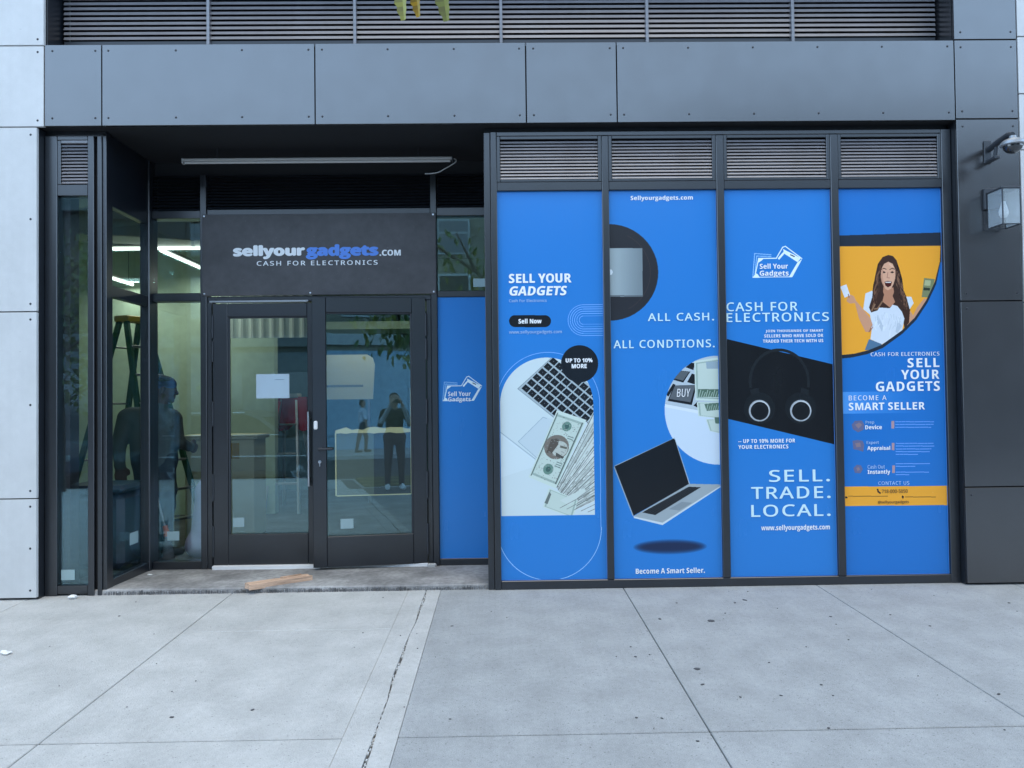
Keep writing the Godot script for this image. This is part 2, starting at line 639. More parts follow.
	tag(mort, "crumbling dark mortar along the foot of the entrance step", "mortar", "", "stuff")
	# trodden gum, leaf bits and crumbs
	var gum = mat("trodden_gum", lin(0.07, 0.07, 0.075), 0.9)
	var spots = [[-1.25, 2.18, 14], [1.39, 0.88, 26], [1.08, 1.74, 18], [1.05, 1.96, 12], [1.06, 0.82, 14], [1.68, 0.47, 12], [1.77, 0.40, 20], [1.26, 0.45, 9], [0.77, 1.36, 8], [0.77, 1.53, 9], [1.20, 2.13, 8], [1.41, 2.12, 8], [0.63, 2.35, 8], [0.75, 2.36, 8], [0.86, 2.6, 8], [2.22, 0.83, 10], [2.64, 0.81, 9], [-1.62, 2.25, 11], [-2.71, 0.55, 9], [-0.66, 1.08, 7], [-0.34, 0.9, 10], [2.13, 1.30, 8], [2.77, 1.06, 8], [3.61, 0.58, 12], [1.51, 1.66, 8], [1.67, 1.99, 9], [2.51, 2.15, 11]]
	for k in 70:
		spots.append([r.randf_range(-4.5, 4.8), r.randf_range(0.15, 3.2), r.randf_range(2.5, 6.5)])
	var lb = Mb.new()
	for s in spots:
		var rad = s[2] * 0.001
		var ring = PackedVector2Array()
		var st = r.randf_range(0.5, 1.0)
		var turn = r.randf() * PI
		for q in 7:
			var p = Vector2(cos(TAU * q / 7), sin(TAU * q / 7) * st) * rad * r.randf_range(0.7, 1.25)
			ring.append(p.rotated(turn))
		lb.prism(ring, Vector3(s[0], -0.02 * s[1] + 0.001, s[1]), Vector3(1, 0, 0), Vector3(0, 0, 1), Vector3(0, 1, 0), 0.0025)
	tag(put("gum_and_leaf_bits", lb.mesh(), gum), "scattered dark gum spots and leaf bits on the pale pavement", "litter", "", "stuff")
	# far ground, kerb, road, far pavement
	var asphalt = textured("asphalt", grain_image(512, 51, lin(0.055, 0.056, 0.06), 0.18, 0.12, 0.0, 900, 0.5), 0.5, 0.9, 0.3)
	var b = Mb.new()
	b.quad(Vector3(-120, -0.34, 9.4), Vector3(120, -0.34, 9.4), Vector3(120, -0.34, 120), Vector3(-120, -0.34, 120), Vector3.UP)
	structure("road", b.mesh(), asphalt)
	b = Mb.new()
	b.box(Vector3(-60, -0.5, 9.31), Vector3(60, -0.19, 9.47), 0.02)
	structure("kerb", b.mesh(), dark)
	b = Mb.new()
	b.box(Vector3(-60, -0.5, 17.2), Vector3(60, -0.2, 20.2), 0.02)
	structure("far_pavement", b.mesh(), dark)
	b = Mb.new()
	for sx in [-1.0, 1.0]:
		var xa = -9.75 if sx < 0 else 8.56
		b.quad(Vector3(xa, -0.002, -0.3), Vector3(sx * 60.0, -0.002, -0.3), Vector3(sx * 60.0, -0.188, 9.3), Vector3(xa, -0.188, 9.3), Vector3.UP)
	structure("pavement_beyond", b.mesh(), dark)
	b = Mb.new()
	b.quad(Vector3(-150, -0.6, -60), Vector3(150, -0.6, -60), Vector3(150, -0.6, 150), Vector3(-150, -0.6, 150), Vector3.UP)
	structure("ground", b.mesh(), asphalt)

# ------------------------------------------------------------------ the shop building
func screws(panel, list, z):
	var key = "screw"
	if not box_cache.has(key):
		var b = Mb.new()
		b.lathe([Vector2(0, 0.003), Vector2(0.005, 0.0028), Vector2(0.0085, 0.001), Vector2(0.009, 0.0)], Vector3.ZERO, Vector3(0, 0, 1), 10)
		box_cache[key] = b.mesh()
	for p in list:
		put("screw", box_cache[key], mats.screw, panel, Vector3(p[0], p[1], z) - panel.position)

func panel(bld, x0, y0, x1, y1, m, z := 0.1):
	var g = 0.0045
	return bx("cladding_panel", x0 + g, y0 + g, z - 0.03, x1 - g, y1 - g, z, m, bld, 0.002)

func slats(parent, x0, x1, y0, y1, pitch, z, deep, m):
	# blades leaning outwards, open behind
	var n = int(round((y1 - y0) / pitch))
	var p = (y1 - y0) / n
	var key = "blade %.3f %.3f" % [x1 - x0, p]
	if not box_cache.has(key):
		var b = Mb.new()
		var w = x1 - x0
		b.prism(PackedVector2Array([Vector2(-0.009, p * 0.60), Vector2(-0.012, p * 0.62), Vector2(-deep, p * 0.95), Vector2(-deep, p * 0.85), Vector2(-0.012, p * 0.5), Vector2(-0.006, 0.0), Vector2(0.0, -0.002)]), Vector3(-w * 0.5, 0, 0), Vector3(0, 0, 1), Vector3(0, 1, 0), Vector3(1, 0, 0), w)
		box_cache[key] = b.mesh()
	for k in n:
		put("louver_slat", box_cache[key], m, parent, Vector3((x0 + x1) * 0.5, y0 + p * (k + 0.06), z) - parent.position)

func pane(w, x0, y0, x1, y1, z):
	return bx("pane", x0, y0, z - 0.006, x1, y1, z, glass_mat, w, 0.0)

func sticker(w, x0, y0, x1, y1, z):
	return bx("sticker", x0, y0, z, x1, y1, z + 0.001, mats.label_white, w, 0.0)

func make_building():
	var bld = thing("shop_building", "dark grey metal clad building with glazed shopfront and recessed entrance", "building")
	var W = white_mat
	var G = clad_mat
	var F = frame_mat
	# white cladding to the left
	for row in [[4.268, 4.90], [3.634, 4.268]]:
		for xx in [[-5.0, -3.503], [-6.5, -5.0]]:
			var p = panel(bld, xx[0], row[0], xx[1], row[1], W)
			screws(p, [[xx[1] - 0.05, row[0] + 0.05], [xx[1] - 0.05, row[1] - 0.05], [xx[0] + 0.05, row[0] + 0.05]], 0.1)
	for row in [[2.204, 3.634], [0.77, 2.204], [0.012, 0.77]]:
		for xx in [[-5.05, -3.556], [-6.55, -5.05]]:
			var p = panel(bld, xx[0], row[0], xx[1], row[1], W)
			var mid = (row[0] + row[1]) * 0.5
			screws(p, [[xx[1] - 0.05, row[0] + 0.06], [xx[1] - 0.05, mid], [xx[1] - 0.05, row[1] - 0.06]], 0.1)
	# pale blue-white cladding beyond the right column
	for row in [[0.012, 0.77], [0.77, 2.2], [2.2, 3.40], [3.40, 3.845], [3.845, 4.30], [4.30, 4.9]]:
		panel(bld, 4.106, row[0], 5.6, row[1], W)
	# grey fascia
	var fx = [-3.503, -3.062, -1.417, 0.226, 0.937, 3.604]
	var fs = [[-3.44, -3.11], [-3.01, -2.49, -1.98, -1.465], [-1.36, -0.85, -0.335, 0.175], [0.285, 0.885], [0.99, 1.50, 2.01, 2.52, 3.03, 3.55]]
	for k in 5:
		var p = panel(bld, fx[k], 3.636, fx[k + 1], 4.277, G)
		var s = []
		for x in fs[k]: s.append([x, 3.70]); s.append([x, 4.225])
		screws(p, s, 0.1)
	for row in [[4.277, 4.95, 0], [3.648, 4.277, 1], [2.212, 3.648, 0], [0.759, 2.212, 0], [0.012, 0.759, 0]]:
		var p = panel(bld, 3.604, row[0], 4.104, row[1], G)
		screws(p, [[3.655, row[0] + 0.06], [4.055, row[0] + 0.06], [3.655, row[1] - 0.06], [4.055, row[1] - 0.06]] if row[0] > 2.0 else [[3.655, row[1] - 0.06]], 0.1)
	# the wall behind the panels: black seams
	bx("backing", -6.6, 0.0, -0.3, -3.565, 4.9, 0.062, mats.gap, bld, 0.0)
	bx("backing", 3.612, 0.0, -0.3, 5.7, 4.95, 0.062, mats.gap, bld, 0.0)
	bx("backing", -3.565, 3.66, -0.02, 3.612, 4.262, 0.062, mats.gap, bld, 0.0)
	bx("reveal", -3.562, 0.0, -0.12, -3.5585, 3.632, 0.068, F, bld, 0.0)
	bx("reveal", 3.606, 0.0, -0.12, 3.6115, 3.64, 0.068, F, bld, 0.0)
	# dark soffit over the entrance and the shopfront
	bx("soffit", -3.56, 3.642, -0.95, 3.61, 3.658, 0.069, black_mat, bld, 0.0)
	bx("soffit_wall", -3.56, 3.52, -0.95, -0.115, 3.642, -0.86, black_mat, bld, 0.0)
	# upper louvers behind the fascia
	var ux = [-3.49, -2.32, -1.143, 0.037, 1.223, 2.412, 3.60]
	for k in 6:
		var lv = holder("louver", bld)
		slats(lv, ux[k] + 0.012, ux[k + 1] - 0.012, 4.415, 4.90, 0.0403, -0.12, 0.05, slat_mat)
		bx("backing", ux[k], 4.25, -0.26, ux[k + 1], 4.95, -0.24, mats.gap, lv, 0.0)
		bx("frame", ux[k] + 0.0125, 4.28, -0.20, ux[k + 1] - 0.0125, 4.405, -0.13, mats.fixture_dark, lv, 0.0)
		if k > 0: bx("mullion", ux[k] - 0.012, 4.25, -0.16, ux[k] + 0.012, 4.95, -0.105, slat_mat, bld, 0.002)
	bx("reveal", -3.505, 4.28, -0.24, -3.495, 4.95, 0.066, F, bld, 0.0)
	bx("reveal", 3.606, 4.28, -0.24, 3.615, 4.95, 0.066, G, bld, 0.0)
	bx("louver_ledge", -3.49, 4.262, -0.24, 3.60, 4.272, 0.066, F, bld, 0.0)
	bx("upper_wall", -6.6, 4.95, -8.0, 5.7, 10.5, 0.08, G, bld, 0.0)
	# --- right shopfront: posts, rails, louvers
	var za = -0.10
	var zf = 0.022
	bx("post", -0.113, 0.0, za, -0.062, 3.598, zf - 0.012, F, bld, 0.004)
	bx("post", -0.060, 0.0, za, -0.012, 3.598, zf, F, bld, 0.004)
	for m in [[0.820, 0.873], [1.728, 1.788], [2.639, 2.700]]:
		bx("mullion", m[0], 0.069, za, m[1], 3.563, zf, F, bld, 0.004)
	bx("post", 3.529, 0.0, za, 3.604, 3.598, zf, F, bld, 0.004)
	bx("rail", -0.0115, 0.0, za, 3.5285, 0.068, zf - 0.003, F, bld, 0.004)
	bx("rail", -0.0115, 3.565, za, 3.5285, 3.598, zf - 0.003, F, bld, 0.004)
	for b in [[-0.011, 0.8195], [0.8735, 1.7275], [1.7885, 2.6385], [2.7005, 3.5285]]:
		bx("transom", b[0], 3.132, za, b[1], 3.20, zf - 0.004, F, bld, 0.004)
		var lv = holder("louver", bld)
		slats(lv, b[0] + 0.03, b[1] - 0.03, 3.225, 3.535, 0.0262, zf - 0.012, 0.035, slat_mat)
		bx("frame", b[0], 3.2005, za, b[0] + 0.028, 3.5645, zf - 0.006, F, lv, 0.003)
		bx("frame", b[1] - 0.028, 3.2005, za, b[1], 3.5645, zf - 0.006, F, lv, 0.003)
		bx("frame", b[0] + 0.0285, 3.2005, za, b[1] - 0.0285, 3.222, zf - 0.006, F, lv, 0.003)
		bx("frame", b[0] + 0.0285, 3.540, za, b[1] - 0.0285, 3.5645, zf - 0.006, F, lv, 0.003)
		bx("backing", b[0], 3.2, za - 0.02, b[1], 3.565, za - 0.01, mats.gap, lv, 0.0)
		var w = holder("window", bld)
		pane(w, b[0], 0.068, b[1], 3.132, -0.012 - 0.012)
	bx("side_wall", -0.110, 0.0, -0.82, -0.100, 3.64, za - 0.002, F, bld, 0.0)
	bx("head", -0.110, 3.599, -0.09, 3.60, 3.6415, -0.02, F, bld, 0.0)
	bx("head", -3.556, 3.599, -0.09, -3.09, 3.6415, -0.02, F, bld, 0.0)
	# --- left bay on the building line
	bx("post", -3.556, 0.0, za, -3.462, 3.598, 0.0, F, bld, 0.004)
	bx("post", -3.224, 0.0, za, -3.176, 3.598, 0.0, F, bld, 0.004)
	bx("post", -3.152, 0.0, za, -3.118, 3.598, -0.004, F, bld, 0.004)
	bx("post", -3.176, 0.0, za, -3.152, 3.58, -0.03, mats.gap, bld, 0.0)
	bx("post", -3.118, 0.0, za - 0.02, -3.088, 3.62, -0.02, F, bld, 0.003)
	bx("rail", -3.4615, 0.015, za, -3.2245, 0.078, -0.004, F, bld, 0.004)
	bx("rail", -3.4615, 3.126, za, -3.2245, 3.215, -0.004, F, bld, 0.004)
	bx("rail", -3.4615, 3.565, za, -3.2245, 3.598, -0.004, F, bld, 0.004)
	var ll = holder("louver", bld)
	slats(ll, -3.434, -3.228, 3.225, 3.54, 0.0265, -0.012, 0.035, slat_mat)
	bx("frame", -3.4615, 3.2155, za, -3.436, 3.5645, -0.006, F, ll, 0.003)
	bx("frame", -3.4345, 3.542, za, -3.2245, 3.5645, -0.006, slat_mat, ll, 0.003)
	bx("backing", -3.46, 3.2, za - 0.02, -3.22, 3.57, za - 0.01, mats.gap, ll, 0.0)
	var w1 = holder("window", bld)
	pane(w1, -3.4615, 0.078, -3.2245, 3.126, -0.035)
	sticker(w1, -3.446, 0.118, -3.342, 0.198, -0.034)
	# --- glazed return of the entrance (runs inwards)
	var rx = -3.125
	bx("rail", rx - 0.03, 0.02, -0.745, rx + 0.03, 0.10, -0.121, F, bld, 0.004)
	bx("rail", rx - 0.03, 2.345, -0.745, rx + 0.03, 2.435, -0.121, F, bld, 0.004)
	bx("rail", rx - 0.03, 3.07, -0.745, rx + 0.03, 3.64, -0.121, F, bld, 0.004)
	var w2 = holder("window", bld)
	bx("pane", rx - 0.006, 0.10, -0.745, rx, 2.345, -0.121, glass_mat, w2, 0.0)
	bx("pane", rx - 0.006, 2.435, -0.745, rx, 3.07, -0.121, glass_mat, w2, 0.0)
	bx("sticker", rx, 0.30, -0.62, rx + 0.001, 0.40, -0.47, mats.label_white, w2, 0.0)
	# --- back of the entrance: corner post, side light, sign bay, doors, right bay
	var D = -0.82
	var Db = -0.92
	bx("post", -3.165, 0.015, Db, -3.083, 3.64, -0.746, F, bld, 0.006)
	bx("post", -2.655, 0.015, Db, -2.60, 3.52, D + 0.03, F, bld, 0.004)
	bx("post", -0.612, 0.02, Db, -0.556, 3.52, D + 0.03, F, bld, 0.004)
	bx("rail", -3.0825, 0.015, Db, -2.6555, 0.092, D + 0.02, F, bld, 0.004)
	bx("rail", -3.0825, 2.392, Db, -2.6555, 2.465, D + 0.02, F, bld, 0.004)
	bx("rail", -3.0825, 3.131, Db, -2.6555, 3.20, D + 0.02, F, bld, 0.004)
	bx("rail", -2.5995, 3.16, Db, -0.6125, 3.21, D + 0.012, F, bld, 0.004)
	bx("rail", -0.5555, 0.012, Db, -0.116, 0.082, D + 0.02, F, bld, 0.004)
	bx("rail", -0.5555, 2.408, Db, -0.116, 2.463, D + 0.02, F, bld, 0.004)
	bx("rail", -0.5555, 3.137, Db, -0.116, 3.21, D + 0.02, F, bld, 0.004)
	for b in [[-3.08, -2.658, 3.20], [-2.598, -0.614, 3.21], [-0.554, -0.117, 3.21]]:
		var lv = holder("louver", bld)
		slats(lv, b[0], b[1], b[2] + 0.005, 3.52, 0.0285, D + 0.01, 0.03, F)
		bx("backing", b[0], b[2], Db, b[1], 3.52, Db + 0.01, mats.gap, lv, 0.0)
	var w3 = holder("window", bld)
	pane(w3, -3.0825, 0.092, -2.6555, 2.392, D - 0.02)
	pane(w3, -3.0825, 2.465, -2.6555, 3.131, D - 0.02)
	sticker(w3, -2.97, 0.272, -2.865, 0.352, D - 0.019)
	var w4 = holder("window", bld)
	pane(w4, -0.5555, 0.082, -0.116, 2.408, D - 0.02)
	pane(w4, -0.5555, 2.463, -0.116, 3.137, D - 0.02)
	sticker(w4, -0.235, 2.50, -0.125, 2.575, D - 0.019)
	# door frame
	bx("door_frame", -2.5995, 2.385, Db, -0.6125, 2.432, D + 0.012, F, bld, 0.004)
	bx("door_frame", -2.5995, 0.018, Db, -2.556, 2.3845, D + 0.02, F, bld, 0.004)
	bx("door_frame", -0.655, 0.018, Db, -0.6125, 2.3845, D + 0.02, F, bld, 0.004)
	bx("door_rim", -2.58, 2.372, D + 0.0125, -1.70, 2.398, D + 0.03, mats.dull_steel, bld, 0.006)
	bx("door_sill", -2.545, 0.012, D + 0.0, -1.60, 0.056, D + 0.07, mats.sill_white, bld, 0.003)
	bx("door_sill", -1.595, 0.012, D - 0.03, -0.66, 0.052, D + 0.05, mats.sill_white, bld, 0.003)
	bx("sill_patch", -0.665, 0.012, D + 0.051, -0.58, 0.055, D + 0.09, mats.fixture_grey, bld, 0.01)
	# left leaf, closed
	var dl = holder("door", bld, Vector3(-2.55, 0.0, D))
	door_leaf(dl, 0.055, 2.366, 0.95, [0.134, 0.325, 0.838, 2.247], 1.0)
	# pull handle and lock on the meeting stile
	var h = Mb.new()
	h.tube([Vector3(0.858, 0.745, 0.075), Vector3(0.858, 1.40, 0.075)], 0.013, 12)
	h.tube([Vector3(0.858, 0.80, 0.03), Vector3(0.858, 0.80, 0.075)], 0.009, 8)
	h.tube([Vector3(0.858, 1.34, 0.03), Vector3(0.858, 1.34, 0.075)], 0.009, 8)
	put("pull_handle", h.mesh(), mats.steel, dl)
	sticker(dl, 0.165, 0.385, 0.265, 0.468, -0.005)
	# right leaf, standing ajar
	var dr = holder("door", bld, Vector3(-0.658, 0.0, D + 0.01))
	dr.rotation.y = deg_to_rad(7.8)
	door_leaf(dr, 0.05, 2.40, 0.99, [0.128, 0.315, 0.872, 2.265], -1.0)
	h = Mb.new()
	h.box(Vector3(-0.945, 1.065, 0.034), Vector3(-0.815, 1.085, 0.055), 0.006)
	h.lathe([Vector2(0.022, 0.0), Vector2(0.022, 0.012), Vector2(0.0, 0.014)], Vector3(-0.93, 1.075, 0.034), Vector3(0, 0, 1), 14)
	put("lever_handle", h.mesh(), mats.fixture_dark, dr)
	h = Mb.new()
	h.box(Vector3(-0.978, 1.245, 0.03), Vector3(-0.945, 1.32, 0.05), 0.008)
	put("lock", h.mesh(), mats.sill_white, dr)
	h = Mb.new()
	h.lathe([Vector2(0.014, 0.0), Vector2(0.014, 0.008), Vector2(0.0, 0.009)], Vector3(-0.93, 0.965, 0.034), Vector3(0, 0, 1), 12)
	h.box(Vector3(-0.934, 0.925, 0.034), Vector3(-0.926, 0.96, 0.038), 0.001)
	put("key_cylinder", h.mesh(), mats.steel, dr)
	sticker(dr, -0.76, 0.375, -0.65, 0.46, -0.005)

# a leaf hung on x = 0, reaching to x = dir * wide; hole: [stile, bottom, stile end, top] measured from the hinge
func door_leaf(d, y0, y1, wide, hole, dir):
	var z0 = -0.025
	var z1 = 0.03
	var a = hole[0]; var b = hole[2]
	var X = func(x): return x * dir
	bx("stile", X.call(0.004), y0, z0, X.call(a), y1, z1, frame_mat, d, 0.004)
	bx("stile", X.call(b), y0, z0, X.call(wide), y1, z1, frame_mat, d, 0.004)
	bx("rail", X.call(a + 0.0005), y0, z0, X.call(b - 0.0005), hole[1], z1 - 0.001, frame_mat, d, 0.004)
	bx("rail", X.call(a + 0.0005), hole[3], z0, X.call(b - 0.0005), y1, z1 - 0.001, frame_mat, d, 0.004)
	bx("pane", X.call(a), hole[1], -0.012, X.call(b), hole[3], -0.006, glass_mat, d, 0.0)
	bx("glazing_bead", X.call(a), hole[1] + 0.001, -0.0055, X.call(a + 0.016), hole[3] - 0.001, 0.016, mats.fixture_dark, d, 0.002)
	bx("glazing_bead", X.call(a + 0.0165), hole[3] - 0.012, -0.0055, X.call(b), hole[3], 0.016, mats.fixture_dark, d, 0.002)
	for y in [[0.13, 0.40], [0.62, 0.86], [1.28, 1.50], [1.85, 2.03], [2.06, 2.26]]:
		var h = Mb.new()
		h.tube([Vector3(0.004 * dir, y[0], 0.034), Vector3(0.004 * dir, y[1], 0.034)], 0.009, 8)
		put("hinge", h.mesh(), mats.fixture_dark, d)

# ------------------------------------------------------------------ printed window posters and the sign
const BLUE := Color(0.165, 0.49, 0.79)
const INK := Color(0.085, 0.10, 0.125)

func sheet(called, label, x0, y0, x1, y1, z, art: Art, group := ""):
	# the vinyl's cut edge catches a pale line
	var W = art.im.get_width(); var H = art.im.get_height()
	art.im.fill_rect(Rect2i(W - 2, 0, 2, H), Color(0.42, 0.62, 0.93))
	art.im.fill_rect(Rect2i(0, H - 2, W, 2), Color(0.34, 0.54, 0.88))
	var m = mat(called + "_print", Color.WHITE, 0.28, 0.0, 0.48)
	m.albedo_texture = ImageTexture.create_from_image(art.im)
	m.roughness_texture = noise_tex(256, 3, 0.01, [[0.0, Color(0.8, 0.8, 0.8)], [1.0, Color(1, 1, 1)]])
	var b = Mb.new()
	b.box(Vector3(x0, y0, z - 0.003), Vector3(x1, y1, z - 0.0004))
	b.quad(Vector3(x0, y0, z), Vector3(x1, y0, z), Vector3(x1, y1, z), Vector3(x0, y1, z), Vector3(0, 0, 1))
	for k in range(b.v.size() - 6, b.v.size()):
		b.uv[k] = Vector2((b.v[k].x - x0) / (x1 - x0), (y1 - b.v[k].y) / (y1 - y0))
	var t = thing(called, label, "poster", Vector3.ZERO, 0.0, group)
	put("printed_sheet", b.mesh(), m, t)
	return t

func words(t, s: String, x0, y0, x1, y1, m = null, bold := true, spacing := 0, heavy := 0.0, slant := 0.0, z := -0.0045):
	return text(s, x0, y0, x1, y1, z, white_ink if m == null else m, t, bold, heavy, spacing, slant)

# hand-and-phone emblem, drawn in a field 640 wide and 400 high
func logo(a: Art, ox: float, oy: float, k: float):
	var M = func(flat):
		var o = []
		for i in range(0, flat.size(), 2):
			o.append(ox + (flat[i] - 160.0) * k); o.append(oy - (flat[i + 1] - 80.0) * k)
		return o
	var w = Color(0.90, 0.96, 0.98)
	var p = Color(0.62, 0.80, 0.96)
	a.line(M.call([160, 475, 190, 172, 400, 190]), 9 * k, p)
	a.line(M.call([185, 470, 215, 206, 400, 212]), 9 * k, p)
	a.line(M.call([195, 430, 240, 238, 470, 235, 555, 95, 590, 82, 800, 242]), 13 * k, w)
	a.line(M.call([505, 238, 570, 165]), 26 * k, w)
	a.fill(M.call([562, 118, 790, 238, 745, 290, 566, 172]), w)
	a.fill(M.call([745, 290, 806, 248, 672, 484, 626, 484]), w)
	a.line(M.call([165, 480, 640, 480]), 10 * k, w)
	a.fill(M.call([155, 486, 200, 428, 225, 440, 252, 486]), w)
	a.fill(M.call([232, 238, 306, 238, 280, 262, 236, 292]), w)
	a.fill(M.call([655, 185, 712, 213, 704, 224, 648, 196]), Color(0.2, 0.25, 0.35))

func bill(a: Art, q: Array, rich := true):
	# a banknote filling the quad q: four corners, the long sides first to second and third to fourth
	var P = a.pts(q)
	var at = func(u, v): return P[0].lerp(P[1], u).lerp(P[3].lerp(P[2], u), v)
	var F = func(list):
		var o = PackedVector2Array()
		for e in list: o.append(at.call(e[0], e[1]))
		return o
	a.fill(P, Color(0.80, 0.86, 0.82))
	a.fill(F.call([[0.04, 0.05], [0.96, 0.05], [0.96, 0.95], [0.04, 0.95]]), Color(0.62, 0.70, 0.66))
	a.fill(F.call([[0.09, 0.08], [0.91, 0.08], [0.91, 0.92], [0.09, 0.92]]), Color(0.77, 0.83, 0.79))
	if not rich: return
	a.fill(F.call([[0.04, 0.03], [0.07, 0.03], [0.07, 0.97], [0.04, 0.97]]), Color(0.36, 0.40, 0.38))
	a.fill(F.call([[0.90, 0.05], [0.94, 0.05], [0.94, 0.95], [0.90, 0.95]]), Color(0.38, 0.42, 0.40))
	for e in [[0.5, 0.17, 0.09], [0.5, 0.80, 0.10]]:
		var o = PackedVector2Array(); var o2 = PackedVector2Array()
		for k in 20:
			var g = TAU * k / 20
			o.append(at.call(e[0] + cos(g) * e[2] * 1.7, e[1] + sin(g) * e[2] * 0.75))
			o2.append(at.call(e[0] + cos(g) * e[2] * 0.8, e[1] + sin(g) * e[2] * 0.38))
		a.fill(o, Color(0.42, 0.55, 0.50)); a.fill(o2, Color(0.28, 0.40, 0.38))
	# oval in the middle with a plain light bust shape
	var ov = PackedVector2Array(); var dk = PackedVector2Array()
	for k in 24:
		var g = TAU * k / 24
		dk.append(at.call(0.46 + cos(g) * 0.40, 0.48 + sin(g) * 0.17))
		ov.append(at.call(0.58 + cos(g) * 0.26, 0.49 + sin(g) * 0.11))
	a.fill(dk, Color(0.48, 0.45, 0.41)); a.fill(ov, Color(0.74, 0.76, 0.72))
	a.fill(F.call([[0.2, 0.40], [0.42, 0.36], [0.48, 0.44], [0.40, 0.58], [0.22, 0.60]]), Color(0.36, 0.33, 0.30))
	a.fill(F.call([[0.55, 0.44], [0.78, 0.43], [0.80, 0.46], [0.58, 0.47]]), Color(0.42, 0.42, 0.38))
	a.fill(F.call([[0.52, 0.55], [0.82, 0.57], [0.80, 0.60], [0.55, 0.60]]), Color(0.34, 0.34, 0.32))
	var er = RandomNumberGenerator.new()
	er.seed = 9
	for k in 240:
		var u = er.randf_range(0.10, 0.88); var v = er.randf_range(0.05, 0.95)
		var du = er.randf_range(0.01, 0.05); var dv = er.randf_range(0.003, 0.010)
		var tone = er.randf_range(0.42, 0.74)
		a.fill(F.call([[u, v], [u + du, v], [u + du, v + dv], [u, v + dv]]), Color(tone, tone * 1.05, tone * 1.0))
	for v in [0.28, 0.31, 0.66, 0.69, 0.72]:
		a.fill(F.call([[0.66, v], [0.86, v], [0.86, v + 0.012], [0.66, v + 0.012]]), Color(0.45, 0.52, 0.50))

